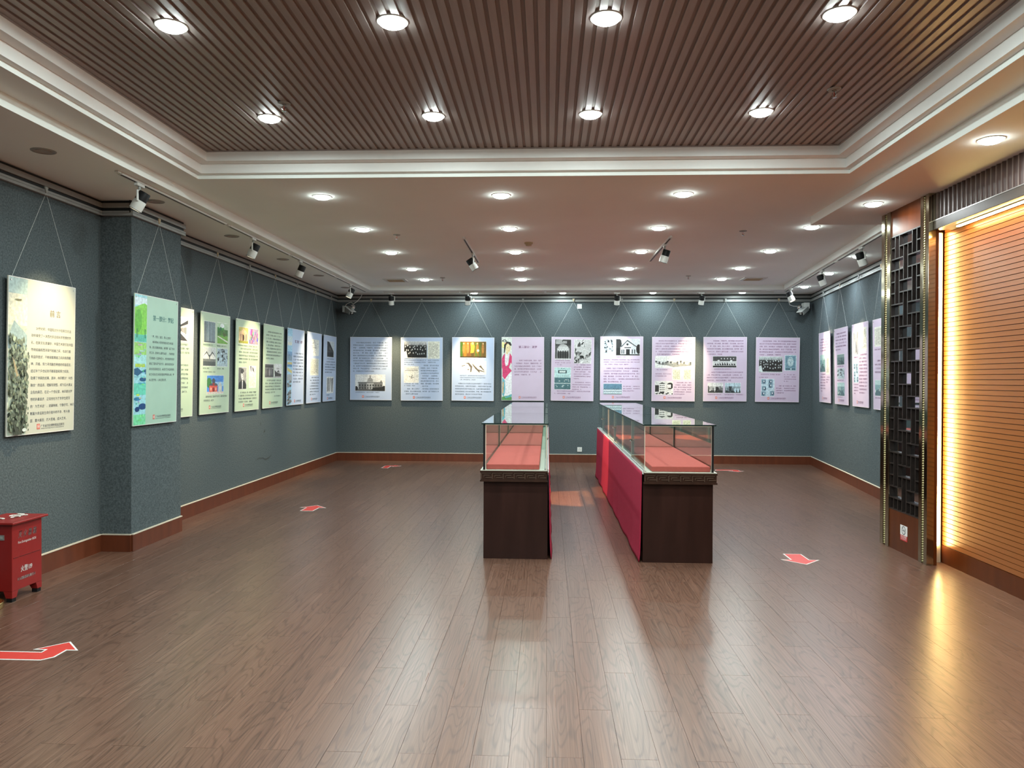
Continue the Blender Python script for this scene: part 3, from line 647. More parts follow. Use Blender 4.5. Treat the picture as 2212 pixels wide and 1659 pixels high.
        a((120, 135, 142), rc(0, 0, 1, 1)); a((95, 108, 116), rc(0, 0, .2, 1)); a((165, 178, 182), rc(.36, .02, .42, .98)); a((75, 88, 95), rc(.42, 0, .46, 1)); a((150, 165, 170), rc(.68, .02, .73, .98)); a((80, 92, 100), rc(.73, 0, .77, 1)); a((70, 80, 85), rc(0, .94, 1, 1))
    elif kind == 'garden':
        a((170, 195, 165), rc(0, 0, 1, 1)); a((70, 115, 60), rc(0, .3, 1, .62)); a((110, 160, 70), rc(0, .6, 1, 1)); a((205, 205, 195), [(0, .66), (.1, .64), (1, .86), (1, .94)])
        for i in range(16): a((R.randint(40, 100), R.randint(90, 145), R.randint(40, 80)), ell(R.random() * .9 + .05, .25 + R.random() * .33, .1, .08))
        a((225, 232, 232), ell(.45, .12, .2, .1))
    elif kind == 'oldhouse':
        a((190, 195, 195), rc(0, 0, 1, 1)); a((215, 215, 210), [(.05, .5), (.28, .25), (.5, .5), (.72, .25), (.95, .5), (.95, .62), (.05, .62)]); a((80, 85, 85), [(0, .5), (.28, .2), (.5, .46), (.72, .2), (1, .5), (.72, .3), (.5, .55), (.28, .3)]); a((110, 115, 112), rc(0, .62, 1, .78)); a((70, 78, 78), rc(0, .76, 1, 1)); a((45, 50, 50), rc(.47, .4, .53, .62))
    elif kind == 'redgate':
        a((70, 130, 205), rc(0, 0, 1, 1)); a((150, 190, 225), rc(0, .35, 1, .6)); a((60, 120, 60), ell(.12, .4, .16, .28)); a((190, 195, 190), [(.68, .55), (.78, .32), (.9, .55), (.9, .9), (.68, .9)]); a((205, 85, 70), rc(.14, .55, .62, .92)); a((70, 75, 85), [(.1, .56), (.2, .44), (.3, .42), (.3, .26), (.24, .28), (.38, .14), (.54, .28), (.48, .26), (.48, .42), (.58, .44), (.66, .56)]); a((150, 55, 45), rc(.33, .42, .45, .55)); a((120, 40, 35), rc(.34, .66, .44, .92)); a((205, 190, 180), rc(0, .9, 1, 1)); a((215, 200, 180), ell(.24, .75, .03, .1)); a((215, 200, 180), ell(.53, .75, .03, .1))
    elif kind == 'palace':
        a((195, 185, 110), rc(0, 0, 1, 1)); a((215, 175, 130), rc(.05, .3, .95, .85)); a((225, 195, 155), [(.1, .32), (.5, .08), (.9, .32)]); a((150, 150, 60), rc(0, .85, 1, 1))
        for x in (.1, .28, .64, .82): a((235, 205, 170), rc(x, .34, x + .07, .85))
        for x in (.19, .37, .73): a((110, 75, 55), rc(x, .42, x + .08, .85))
        a((70, 55, 50), ell(.5, .65, .08, .2))
    elif kind == 'purple':
        a((150, 140, 165), rc(0, 0, 1, 1))
        for i in range(34): x, y = R.random(), R.random(); a((R.randint(60, 200), R.randint(55, 170), R.randint(90, 205)), rc(x * .95, y * .8, min(1, x * .95 + .09), min(1, y * .8 + .22)))
    elif kind == 'pinkdoc':
        a((235, 226, 214), rc(0, 0, 1, 1)); a((60, 55, 55), [(.15, .02), (.3, .02), (.32, .3), (.25, .22)]); a((55, 50, 50), [(.45, .05), (.6, .12), (.72, .3), (.5, .22)])
        for i in range(6): a((190, 165, 160), rc(.15 + i * .12, .5, .17 + i * .12, .95))
    elif kind == 'darkfig':
        a(45, rc(0, 0, 1, 1)); a(75, rc(0, 0, 1, .12))
        for i in range(5): x = .12 + i * .19; a(R.choice([95, 130, 160]), ell(x, .6, .06, .3)); a(170, ell(x, .3, .04, .06))
        a(110, rc(0, .93, 1, 1))
    elif kind == 'boat':
        a(205, rc(0, 0, 1, 1)); a(40, [(.02, .42), (.3, .6), (.95, .72), (.9, 1), (.1, 1)]); a(70, [(.3, .6), (.55, .42), (.75, .62)]); a(110, rc(.5, .2, .52, .5)); a(60, rc(.3, .3, .7, .33)); a(150, rc(0, .9, 1, 1))
    elif kind == 'darkroof':
        a((190, 198, 205), rc(0, 0, 1, 1)); a(52, [(0, .0), (.28, .02), (.95, .62), (.95, 1), (0, 1)]); a(95, [(.3, .3), (.62, .5), (.62, .62), (.3, .5)]); a(80, rc(0, .62, .9, .68))
    elif kind == 'strokes':
        a(225, rc(0, 0, 1, 1))
        for i in range(8): x = .05 + i * .115; a(R.choice([15, 25, 50]), [(x, R.random() * .15), (x + R.uniform(.04, .1), R.random() * .1), (x + R.uniform(.02, .12), .98 - R.random() * .15), (x + R.uniform(0, .05), .95)])
    elif kind == 'teal':
        a((115, 150, 152), rc(0, 0, 1, 1)); a((165, 192, 190), rc(0, 0, 1, .3)); a((70, 100, 105), [(0, .75), (.4, .5), (.7, .55), (1, .9), (1, 1), (0, 1)])
        for i in range(14): x = R.random() * .92; y = R.uniform(.2, .75); a(R.choice([(200, 212, 205), (60, 85, 88), (150, 175, 172)]), rc(x, y, x + .06, y + .18))
    elif kind == 'lady':     # generic figure in a pink robe
        a((205, 212, 205), rc(0, 0, 1, 1)); a((228, 222, 150), ell(.1, .12, .18, .05)); a((225, 225, 228), [(.3, .6), (1, .55), (1, .92), (.1, .93)]); a((205, 60, 110), [(.12, .29), (.3, .25), (.42, .46), (.62, .44), (.8, .25), (1, .3), (1, .43), (.9, .4), (.72, .48), (1, .53), (.6, .6), (.3, .67), (.06, .62), (.06, .5), (0, .49), (0, .34)])
        a((226, 220, 226), [(.3, .25), (.72, .24), (.6, .42), (.4, .46), (.3, .4)]); a((222, 205, 160), ell(.62, .17, .26, .075)); a((222, 205, 160), rc(.4, .2, .62, .27)); a((30, 25, 25), [(.2, .25), (.22, .12), (.45, .065), (.85, .075), (.98, .12), (.9, .14), (.6, .095), (.42, .12), (.3, .24)]); a((35, 30, 30), ell(.25, .055, .22, .02)); a((205, 212, 205), ell(.25, .057, .13, .01))
        a((215, 130, 60), rc(.3, .085, .42, .1)); a((90, 60, 50), rc(.5, .162, .62, .166)); a((90, 60, 50), rc(.76, .162, .86, .166)); a((200, 90, 80), rc(.62, .2, .72, .207)); a((110, 175, 190), [(.05, .64), (.3, .68), (.36, .82), (.2, .95), (.02, .9)]); a((215, 170, 110), [(.1, .7), (.2, .72), (.14, .9), (.04, .88)]); a((90, 150, 90), [(0, .95), (.5, .93), (1, .95), (1, 1), (0, 1)]); a((100, 170, 175), [(.3, .95), (1, .9), (1, .94), (.4, .97)])
    elif kind == 'ink_garden':
        a((178, 190, 172), rc(0, 0, 1, 1)); a((165, 185, 180), rc(0, 0, 1, .1)); a((215, 212, 190), rc(0, .1, 1, .3)); a((140, 150, 120), ell(.5, .14, .2, .008)); a((110, 105, 75), [(.35, .135), (.7, .13), (.62, .145), (.42, .147)]); a((150, 170, 170), [(0, .38), (.3, .27), (.6, .31), (1, .36), (1, .45), (0, .45)])
        for i in range(420):
            x, y = R.random(), .36 + R.random() ** .8 * .62; d = max(0, min(1, (y - .35) / .4)); g = R.randint(78, 185) * (1 - .28 * d) + R.randint(0, 30); s_ = R.uniform(.025, .085)
            a((g * .92, g, g * .86), [(min(1, max(0, x + s_ * math.cos(q))), min(.995, max(.3, y + s_ * .22 * math.sin(q) * R.uniform(.6, 1.6)))) for q in (0, 1.1, 2.3, 3.4, 4.6, 5.4)])
        a((165, 150, 118), [(.05, .5), (.18, .53), (.4, .62), (.3, .63)]); a((70, 75, 66), [(.1, .9), (.5, .98), (.9, .8), (.6, 1), (.3, 1)]); a((205, 212, 205), ell(.75, .97, .12, .012))
    elif kind == 'watercolour':
        a((150, 205, 215), rc(0, 0, 1, 1)); a((205, 222, 230), rc(0, .02, 1, .08)); a((125, 200, 70), [(0, .1), (.2, .09), (.55, .07), (.8, .06), (1, .07), (1, .3), (.5, .31), (0, .3)]); a((95, 175, 55), ell(.3, .2, .3, .09)); a((90, 185, 165), rc(0, .305, 1, .36)); a((150, 205, 110), rc(0, .365, 1, .46)); a((160, 215, 215), rc(0, .46, 1, .53)); a((175, 205, 75), rc(.1, .53, .9, .555)); a((35, 90, 125), [(0, .57), (.3, .56), (.6, .585), (1, .57), (1, .61), (.6, .6), (.3, .625), (0, .61)]); a((30, 85, 125), ell(.75, .65, .3, .017)); a((100, 200, 175), rc(0, .68, 1, .77)); a((45, 120, 160), ell(.3, .8, .3, .014)); a((185, 215, 80), ell(.35, .77, .15, .008)); a((25, 70, 120), ell(.75, .86, .35, .025)); a((20, 60, 110), ell(.3, .88, .2, .02)); a((120, 210, 160), rc(0, .92, 1, 1)); a((40, 110, 80), rc(.16, .26, .22, .33)); a((40, 110, 80), rc(.84, .26, .9, .33))
        for i in range(26): a((R.randint(60, 190), R.randint(160, 220), R.randint(110, 215)), ell(R.uniform(.1, .9), R.uniform(.33, .98), R.uniform(.05, .25), .006))
    elif kind == 'harbour':
        a((150, 190, 215), rc(0, 0, 1, 1)); a((190, 205, 215), rc(0, .1, 1, .2)); a((205, 205, 195), rc(0, .18, .9, .22)); a((110, 150, 190), rc(0, .3, 1, .36))
        for i in range(9): a((R.randint(50, 110), R.randint(70, 110), R.randint(90, 130)), rc(i / 9, .33 + R.random() * .04, i / 9 + .06, .42))
        a((190, 175, 120), rc(0, .44, 1, .47)); a((80, 130, 175), rc(0, .47, 1, .5)); a((200, 185, 120), [(0, .51), (1, .55), (1, .59), (0, .55)]); a((150, 155, 160), rc(0, .6, 1, .68))
        for i in range(24): g = R.randint(70, 150); a((g, g, g), ell(R.uniform(.1, .9), R.uniform(.68, .98), .2, .016))
    return L

class Panel:
    n = 0
    def __init__(s, label, loc, rotz, colour, part_label=None, name='exhibition_panel', inplane=0.):
        s.W, s.H, s.Y = .80, 1.20, -.030
        s.t = thing(name, label, 'exhibition panel', loc, (math.radians(.9), inplane, rotz), group='hanging exhibition panels')
        box(-.4, .4, -.030, -.020, 0, 1.2).build('board', BOARD[colour], s.t)
        ed = MB(); e = .0045
        for q in ((-.4, .4, 0, e), (-.4, .4, 1.2 - e, 1.2), (-.4, -.4 + e, e, 1.2 - e), (.4 - e, .4, e, 1.2 - e)): ed.box(q[0], q[1], -.0306, -.0300, q[2], q[3])
        ed.build('white_edge', WHITEINK, s.t)
        sc_ = MB()
        for sx in (-.372, .372): sc_.tube([(sx, -.0300, 1.172), (sx, -.034, 1.172)], .007, 8)
        sc_.build('corner_screws', ALU, s.t)
        st = MB(); hz = 3.062 - loc[2]
        hk = MB().add([(-.020, -.040, hz + .02), (.020, -.040, hz + .02), (.004, -.040, hz - .03), (-.004, -.040, hz - .03), (-.020, -.030, hz + .02), (.020, -.030, hz + .02), (.004, -.030, hz - .03), (-.004, -.030, hz - .03)],
                      [(0, 3, 2, 1), (4, 5, 6, 7), (0, 1, 5, 4), (1, 2, 6, 5), (2, 3, 7, 6), (3, 0, 4, 7)]).build('rail_hook', TANP if Panel.n % 2 else GREYP, s.t)
        for sx in (-.365, .365): MB().tube([(0, -.034, hz - .028), (sx, -.028, 1.19)], .0011, 5).build('hanging_wire', STRING, s.t)
        Panel.n += 1; s.seed = Panel.n; s.blocks = []
    def X(s, u): return (u - .5) * s.W
    def Z(s, v): return (1 - v) * s.H
    def text(s, u0, v0, u1, n, dv=.0415, em=None, indent=True, lines=None):
        w_ = (u1 - u0) * s.W; em = em or .0315; per = max(3, int(round(w_ / em)))
        for i in range(n):
            body = MB(); s.blocks.append(body)
            if lines: ln = lines[i]
            else:
                ln = filler(per)
                if i == 0 and indent: ln = '　　' + ln[:max(1, per - 2)]
                if i == n - 1 and n > 1: ln = ln[:max(2, int(per * (.45 + .4 * ((s.seed * 7 + n) % 5) / 5)))]
            k = em if not lines else w_ / 18.2
            set_line(body, ln, s.X(u0), s.Z(v0 + i * dv) - em * .35, min(em, w_ / per) if not lines else k, s.Y - .0008)
    def small(s, u0, v0, u1, n=1, dv=.03): s.text(u0, v0, u1, n, dv, em=.021, indent=False)
    def title(s, txt, u0, v, em, ink, name='title'):
        b = MB(); set_line(b, txt, s.X(u0), s.Z(v) - em * .35, em, s.Y - .0008, 3, bold=em * .018); b.build(name, ink, s.t)
    def photo(s, kind, u0, v0, u1, v1, border=True, tint=(1, 1, 1), name='photo'):
        b = MB(); x0, x1, z0, z1 = s.X(u0), s.X(u1), s.Z(v1), s.Z(v0); y = s.Y - .0006
        if border: e = .005; b.add([(x0 - e, y, z0 - e), (x1 + e, y, z0 - e), (x1 + e, y, z1 + e), (x0 - e, y, z1 + e)], [(0, 1, 2, 3)], (.72, .72, .70))
        for i, (c, pts) in enumerate(pic(kind, tint, s.seed + int(u0 * 50))):
            y -= .00006
            q = [(x0 + (x1 - x0) * min(1, max(0, px)), y, z1 + (z0 - z1) * min(1, max(0, py))) for px, py in pts]
            b.add(q, [tuple(range(len(q)))], c)
        o = b.build(name, PRINT, s.t)
        # make every polygon face the room
        return o
    def done(s, footer=.30, ink=None, fv=.945):
        u = footer
        b = MB(); x, z = s.X(u), s.Z(fv); b.box(x, x + .036, s.Y - .0012, s.Y, z - .020, z + .022); sb = b.build('museum_seal', SEALM, s.t)
        g = MB(); 
        for q in range(3): g.box(x + .006 + q * .010, x + .009 + q * .010, s.Y - .0016, s.Y - .0012, z - .014, z + .016)
        g.box(x + .006, x + .030, s.Y - .0017, s.Y - .0012, z - .001, z + .002); g.build('seal_strokes', WHITEINK, sb)
        b = MB(); set_line(b, '广东省流动博物馆巡回展览', x + .046, z - .006, .0245, s.Y - .0008, 1)
        set_line(b, 'GUANGDONG MOBILE MUSEUM TOURING EXHIBITION', x + .048, z - .021, .0125, s.Y - .0008, 1, maxw=.285); b.build('museum_name', ink or INK, s.t)
        for q in s.blocks: q.build('text_line', INK if ink is None else ink, s.t)

# --- left wall
LROT = PI / 2
def lpanel(label, yc, colour, zb, x=XL, inpl=0., name='exhibition_panel'): return Panel(label, (x, yc, zb), LROT, colour, name=name, inplane=inpl)
p = lpanel('cream foreword panel with misty garden painting strip, nearest on the left wall', 5.845, 'cream', 1.130)
p.photo('ink_garden', .006, .006, .262, .994, False, name='painting_strip'); p.title('前 言', .59, .205, .060, INKB)
p.text(.32, .312, .94, 14, .0462, em=.030, lines=FOREWORD); p.done(.42, fv=.955)
p = lpanel('mint panel with green watercolour strip, hanging on the pillar', 7.055, 'mint', 1.135, x=-3.755)
p.photo('watercolour', .006, .006, .262, .994, False, name='painting_strip'); p.title('第一部分：梦起', .40, .168, .056, INKT)
p.text(.33, .312, .93, 9, .0425, em=.029, lines=PART1); p.done(.43, fv=.945)
p = lpanel('pale green panel with old street photo, half hidden behind the pillar', 7.995, 'green', 1.14)
p.photo('street', .10, .085, .83, .30); p.text(.08, .335, .88, 4, .037, em=.027); p.text(.08, .525, .86, 8, .0405, em=.027); p.done(.30, fv=.93)
p = lpanel('pale green panel with five photos, red gate photo lowest', 8.975, 'green', 1.145)
p.photo('stele', .10, .09, .47, .295); p.photo('garden', .54, .085, .92, .295); p.small(.08, .32, .40); p.small(.53, .32, .88); p.photo('oldhouse', .08, .345, .50, .525); p.photo('abstract', .55, .345, .92, .525, tint=(.85, .95, 1)); p.small(.08, .55, .3); p.small(.55, .55, .8); p.small(.1, .585, .5); p.photo('redgate', .22, .62, .79, .80); p.text(.12, .83, .93, 2, .037, em=.027); p.done(.30, fv=.935)
p = lpanel('yellow-green panel with palace painting, man portrait lower left', 9.965, 'green', 1.14)
p.photo('palace', .10, .085, .49, .26); p.photo('purple', .54, .085, .92, .26); p.small(.08, .285, .9); p.text(.12, .32, .92, 5, .037, em=.027); p.photo('portrait', .12, .525, .44, .76); p.photo('pinkdoc', .55, .50, .86, .75, border=False); p.text(.13, .80, .92, 4, .034, em=.027); p.done(.32, fv=.94)
p = lpanel('pale green panel mostly text with two dark photos in the middle', 10.915, 'green', 1.142)
p.text(.12, .09, .90, 9, .0395, em=.028); p.photo('darkfig', .08, .475, .50, .635); p.photo('boat', .54, .47, .92, .635); p.text(.10, .67, .92, 5, .036, em=.028); p.small(.55, .86, .9); p.done(.32, fv=.94)
p = lpanel('pale blue panel with harbour painting strip and part two title', 11.895, 'blue', 1.15)
p.photo('harbour', .006, .006, .27, .994, False, name='painting_strip'); p.title('第二部分：追梦', .42, .165, .052, INKP); p.text(.34, .32, .94, 10, .042, em=.03); p.done(.43, fv=.95)
p = lpanel('pale blue panel with two pale drawings, lit by a warm spot', 12.85, 'blue', 1.152)
p.photo('figure', .22, .10, .80, .325); p.photo('doc', .22, .37, .80, .605); p.text(.22, .64, .84, 7, .04, em=.028); p.done(.32, fv=.945)
p = lpanel('pale blue panel with dark roof photo, last on the left wall', 13.785, 'blue', 1.153)
p.photo('darkroof', .26, .09, .80, .325); p.small(.25, .355, .8); p.text(.12, .40, .92, 5, .04, em=.028); p.photo('strokes', .26, .63, .80, .875); p.small(.25, .905, .5); p.done(.32, fv=.955)
# --- far wall
def bpanel(label, x, colour, z=1.163, inpl=0.): return Panel(label, (x, YB, z), 0., colour, inplane=inpl)
p = bpanel('pale blue panel with domed building photo at the bottom', -3.369, 'blue', 1.160, .006)
p.text(.07, .09, .92, 12, .0412, em=.029); p.photo('dome', .13, .597, .84, .853); p.small(.13, .878, .72); p.done(.29)
p = bpanel('pale blue panel with dark group photo at top left', -2.391, 'blue', 1.155)
p.photo('crowd', .08, .066, .62, .33); p.photo('doc', .645, .066, .925, .335); p.small(.08, .362, .6, 3, .033); p.small(.65, .362, .92, 2, .033); p.photo('sketch', .08, .46, .425, .715); p.small(.08, .735, .42, 2, .03); p.text(.475, .445, .92, 9, .041, em=.029); p.text(.08, .815, .92, 3, .04, em=.029); p.done(.29, fv=.95)
p = bpanel('pale blue panel with golden brown painting at the top', -1.42, 'blue', 1.157, .008)
p.photo('goldpaint', .19, .066, .81, .318); p.small(.19, .345, .55); p.photo('hands', .195, .378, .81, .58); p.small(.195, .605, .8, 3, .032); p.text(.08, .73, .94, 5, .042, em=.029); p.done(.29, fv=.95)
p = bpanel('lavender panel with lady in pink robe painting strip', -.471, 'pink', 1.165)
p.photo('lady', .006, .006, .24, .994, False, name='painting_strip'); p.title('第三部分：逐梦', .40, .158, .050, INKP); p.text(.30, .37, .94, 6, .0445, em=.0305, indent=True); p.done(.405, ink=INKP, fv=.95)
p = bpanel('lavender panel with two tall photos on top, teal plate photo below', .458, 'pink', 1.165, .010)
p.photo('gate', .085, .04, .46, .352); p.photo('abstract', .54, .04, .93, .408); p.small(.09, .37, .46, 3, .034); p.photo('plate', .08, .48, .46, .82); p.text(.53, .435, .93, 7, .036, em=.025); p.text(.50, .71, .93, 4, .036, em=.025); p.text(.08, .85, .93, 2, .036, em=.025); p.done(.28, ink=INKP, fv=.945)
p = bpanel('lavender panel with white gabled house photo at the top', 1.382, 'pink', 1.178)
p.photo('abstract', .085, .047, .325, .272, tint=(.9, .97, 1)); p.photo('gable', .37, .04, .92, .295, tint=(.95, .98, 1)); p.small(.37, .32, .6); p.small(.08, .365, .92, 3, .036); p.text(.08, .50, .92, 6, .0415, em=.028); p.photo('whitecrowd', .08, .74, .51, .90); p.small(.535, .78, .93, 3, .036); p.done(.28, ink=INKP, fv=.95)
p = bpanel('lavender panel with long lakeside town photo, lit by warm spot', 2.343, 'pink', 1.168, .004)
p.text(.08, .062, .93, 6, .0415, em=.028); p.photo('town', .08, .30, .915, .478); p.small(.08, .51, .36); p.small(.08, .575, .46, 2, .034); p.photo('doc', .485, .50, .67, .665, tint=(.98, 1, .95)); p.photo('doc', .735, .50, .91, .665, tint=(.98, 1, .95)); p.photo('building', .08, .69, .49, .895); p.text(.515, .71, .93, 6, .036, em=.025); p.done(.28, ink=INKP, fv=.945)
p = bpanel('lavender panel with wide assembly photo in the middle', 3.299, 'pink', 1.171)
p.text(.08, .062, .93, 6, .0415, em=.028); p.photo('assembly', .22, .302, .76, .472); p.small(.22, .50, .65); p.text(.08, .55, .93, 4, .0415, em=.028); p.photo('room', .11, .715, .455, .868); p.photo('room', .505, .715, .86, .868, tint=(.85, .95, 1)); p.small(.1, .895, .45); p.small(.49, .895, .93); p.done(.28, ink=INKP, fv=.945)
p = bpanel('lavender panel with small photo collage, last on the far wall', 4.257, 'pink', 1.163, .008)
p.text(.08, .06, .93, 6, .042, em=.028); p.photo('crowd', .075, .30, .61, .54, tint=(.95, 1, 1)); p.photo('bust', .665, .275, .925, .51); p.small(.12, .575, .6); p.small(.08, .62, .3); p.small(.65, .575, .93, 4, .034); p.photo('collage', .135, .645, .435, .912); p.text(.475, .75, .93, 4, .036, em=.025); p.done(.28, ink=INKP, fv=.945)
# --- right wall
def rpanel(label, y, z=1.193): return Panel(label, (rwx(y), y, z), RW_ROT, 'pink')
p = rpanel('lavender panel with square teal photo, farthest on the right wall', 13.19)
p.text(.12, .10, .92, 5, .04, em=.028); p.photo('teal', .10, .32, .57, .565); p.photo('doc', .64, .36, .92, .60); p.text(.12, .60, .57, 7, .04, em=.027); p.text(.63, .64, .92, 3, .035, em=.027); p.done(.28, ink=INKP, fv=.94)
p = rpanel('lavender panel with three stacked photos, second on the right wall', 12.12)
p.text(.12, .07, .92, 6, .042, em=.028); p.photo('teal', .22, .345, .76, .48, tint=(.7, .72, .7)); p.small(.22, .50, .7); p.photo('abstract', .22, .53, .76, .665, tint=(.9, .97, 1)); p.small(.22, .685, .7); p.photo('teal', .22, .715, .76, .885); p.small(.22, .905, .6); p.done(.30, ink=INKP, fv=.945)
p = rpanel('lavender panel with tall black and white photo, third on the right wall', 11.075)
p.photo('strokes', .10, .085, .42, .385); p.photo('doc', .50, .065, .92, .335); p.small(.1, .405, .4); p.text(.45, .38, .93, 12, .041, em=.028); p.photo('collage', .10, .48, .40, .71); p.small(.1, .735, .4, 4, .036); p.done(.28, ink=INKP, fv=.945)
p = rpanel('lavender panel partly hidden by the gold lattice post', 10.055, 1.185)
p.photo('doc', .10, .09, .62, .30); p.small(.10, .335, .7); p.text(.10, .46, .93, 4, .042, em=.028); p.photo('teal', .10, .675, .70, .845); p.small(.1, .87, .6); p.done(.40, ink=INKP, fv=.945)

# ------------------------------------------------------------------ display cases
CL = 1.972
def case_row(x0, x1, yn, s, side):
    """x0..x1 base extents, s=+1 when the outer side is +X; three glass cases end to end"""
    wd = x1 - x0; o_ = .028                       # ledge overhang on the outer side
    lx0, lx1 = (0, wd + o_) if s > 0 else (-o_, wd)
    names = ['nearest of three in the %s row' % side, 'middle one of the %s row' % side, 'farthest one of the %s row' % side]
    t = thing('display_case', 'glass-topped dark wood display case, ' + names[0], 'display case', (x0, yn, 0), group='glass display cases')
    box(0, wd, .045, CL, 0, .680).build('base', CASEWOOD, t, bevel=.003)
    lg = MB(); lg.box(lx0, lx1, 0, CL, .680, .694); lg.box(lx0 + .006, lx1 - .006, .006, CL, .694, .758); lg.box(lx0, lx1, 0, CL, .758, .775)
    lo = lg.build('ledge', LEDGEWOOD, t)
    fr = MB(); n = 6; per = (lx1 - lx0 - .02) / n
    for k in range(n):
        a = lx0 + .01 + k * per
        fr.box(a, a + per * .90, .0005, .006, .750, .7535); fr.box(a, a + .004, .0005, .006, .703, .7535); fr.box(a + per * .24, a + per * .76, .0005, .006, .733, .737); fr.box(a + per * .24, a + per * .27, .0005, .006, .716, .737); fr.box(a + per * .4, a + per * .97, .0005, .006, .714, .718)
    fr.build('fret_carving', mat('highlight_fret_wood', (.095, .062, .045), .3, noise=(25, .2, (1, 1, 1))), lo)  # lighter brown paints in the highlights on the carved edges
    box(lx0 + .004, lx1 - .004, .004, CL, .775, .781).build('deck', DECKM, t)
    g = .006; zt = 1.180; zb = .781
    ox = wd - .012 if s > 0 else .006              # outer pane plane
    ix = .008 if s > 0 else wd - .014               # sliding door planes (aisle side)
    xa, xb = min(ox, ix), max(ox, ix)
    box(ox, ox + g, .022, CL - .002, zb, zt).build('side_pane', GLASS, t)
    box(xa + g, xb, .022, .022 + g, zb, zt).build('end_pane', GLASS, t)
    if True: box(xa + g, xb, CL - .010, CL - .004, zb, zt).build('end_pane', GLASS, t)
    tp = box(-.004 if s > 0 else -.014, wd + .014 if s > 0 else wd + .004, .004, CL - .001, zt, zt + .010).build('top_pane', GLASS, t)
    e = MB(); a_, b_ = (-.004, wd + .014) if s > 0 else (-.014, wd + .004)
    e.box(a_, b_, .001, .004, zt - .002, zt + .009); e.box(a_ - .002, a_, .001, CL - .001, zt - .001, zt + .009); e.box(b_, b_ + .002, .001, CL - .001, zt - .001, zt + .009)
    e.build('edge_band', mat('dark_green_glass_edge', (.010, .022, .020), .2, noise=(30, .1, (1, 1, 1))), tp)
    cb = MB(); cb2 = MB(); oe = ox + g if s > 0 else ox - .006
    oe = ox - .008; cb.box(oe, oe + .018, .012, .0215, zb, zt); cb2.box(ox + (g if s > 0 else -.006), ox + (g if s > 0 else -.006) + .006, CL - .012, CL - .002, zb, zt)
    cb.build('corner_seal', BLACKP, t); cb2.build('corner_seal', BLACKP, t)
    sb = MB(); xo = xb - .009 if s > 0 else xa + .012; xi = xa if s > 0 else xb + .001; sb.box(xo, xo + .005, .015, .022, zb, zt); sb.box(xi, xi + .005, .017, .022, zb, zt); sb.box(xa, xb + g, .016, .022, zt - .008, zt - .001); sb.build('pale_seal', CREAM, t)
    # sliding doors, runner and lock on the aisle side
    dx = 1 if s > 0 else -1
    d1 = box(ix, ix + .005, .026, CL * .53, zb + .010, zt - .006).build('sliding_door', GLASS, t)
    d2 = box(ix + dx * .008, ix + dx * .008 + .005, CL * .47, CL - .008, zb + .010, zt - .006).build('sliding_door', GLASS, t)
    for d_, yy in ((d1, CL * .53), (d2, CL * .47)):
        xx = ix if d_ is d1 else ix + dx * .008
        box(xx - .0005, xx + .0055, yy - .002, yy + .002, zb + .010, zt - .006).build('door_edge', DECKM, d_)
    r_ = MB(); xr0, xr1 = min(ix - .006, ix + dx * .016), max(ix + .012, ix + dx * .016)
    r_.box(xr0, xr1, .022, CL - .002, zb, zb + .010); r_.box(xr0, xr1, .024, CL - .002, zt - .007, zt); r_.build('door_runner', ALU, t)
    l_ = MB(); lx = ix - dx * .014; l_.box(min(lx, ix), max(lx, ix) , CL * .5 - .035, CL * .5 + .035, .972, .984); l_.tube([(ix, CL * .5, .978), (ix - dx * .022, CL * .5, .978)], .011, 10); l_.build('lock', CHROME, t)
    al = MB(); q = wd + .001 if s < 0 else -.009
    al.box(q, q + .008, .004, CL, .764, .790); al.build('edge_strip', WHITEP, t)
    units = [t]
    for k in (1, 2):
        c = copy_tree(t, (x0, yn + CL * k, 0)); c['label'] = 'glass-topped dark wood display case, ' + names[k]; units.append(c)
    # red display pads lying inside, one per case
    px0, px1 = (.075, wd - .022) if s > 0 else (.022, wd - .075)
    for k in range(3):
        b = box(px0, px1, .05, CL - .03, 0, .046).build('display_pad', PADRED, None, (x0, yn + CL * k, .7812), bevel=.006)
        tag(b, 'red felt display pad inside the %s case of the %s row' % (['nearest', 'middle', 'farthest'][k], side), 'display pad', 'red display pads')
case_row(-.558, .004, 6.585, -1, 'left')
case_row(.822, 1.418, 6.525, 1, 'right')

def drape(label, x, yn, yf, s):
    """velvet cloth hanging from the ledge to the floor on the aisle side; s = direction of its outward normal"""
    R = random.Random(3 if s < 0 else 5); ny, nz = 150, 26; zt = .772
    b = MB(); v = []
    for i in range(ny + 1):
        y = yn + (yf - yn) * i / ny
        for j in range(nz + 1):
            f = j / nz; z = zt * (1 - f) + .006
            fold = (.004 * math.sin(y * 3.1 + 1.3 * math.sin(y * 1.7)) + .0022 * math.sin(y * 8.3 + f * 2)) * f ** .8
            hem = .005 * math.sin(y * 7.3) * f ** 6 + .012 * f ** 9
            edge = .0
            v.append((x + s * (.012 + .012 * f + abs(fold) + max(0, hem)), y, max(.004, z - .004 * math.sin(y * 9) * f)))
    n1 = nz + 1
    fc = [(i * n1 + j, (i + 1) * n1 + j, (i + 1) * n1 + j + 1, i * n1 + j + 1) for i in range(ny) for j in range(nz)]
    b.add(v, fc)
    # returned edge round the near corner
    e0 = len(b.v)
    w2 = [(x + s * .012, yn + .004, z) for z in (0,)]
    o = b.build('velvet_drape', VELVET, None, smooth=True)
    so_ = o.modifiers.new('thickness', 'SOLIDIFY'); so_.thickness = .006; so_.offset = 0
    tag(o, label, 'drape', 'velvet drapes')
    return o
drape('crimson velvet drape hanging on the aisle side of the right display cases', .822, 6.560, 12.42, -1)
drape('crimson velvet drape edge hanging on the aisle side of the left display cases', .004, 6.615, 12.48, 1)

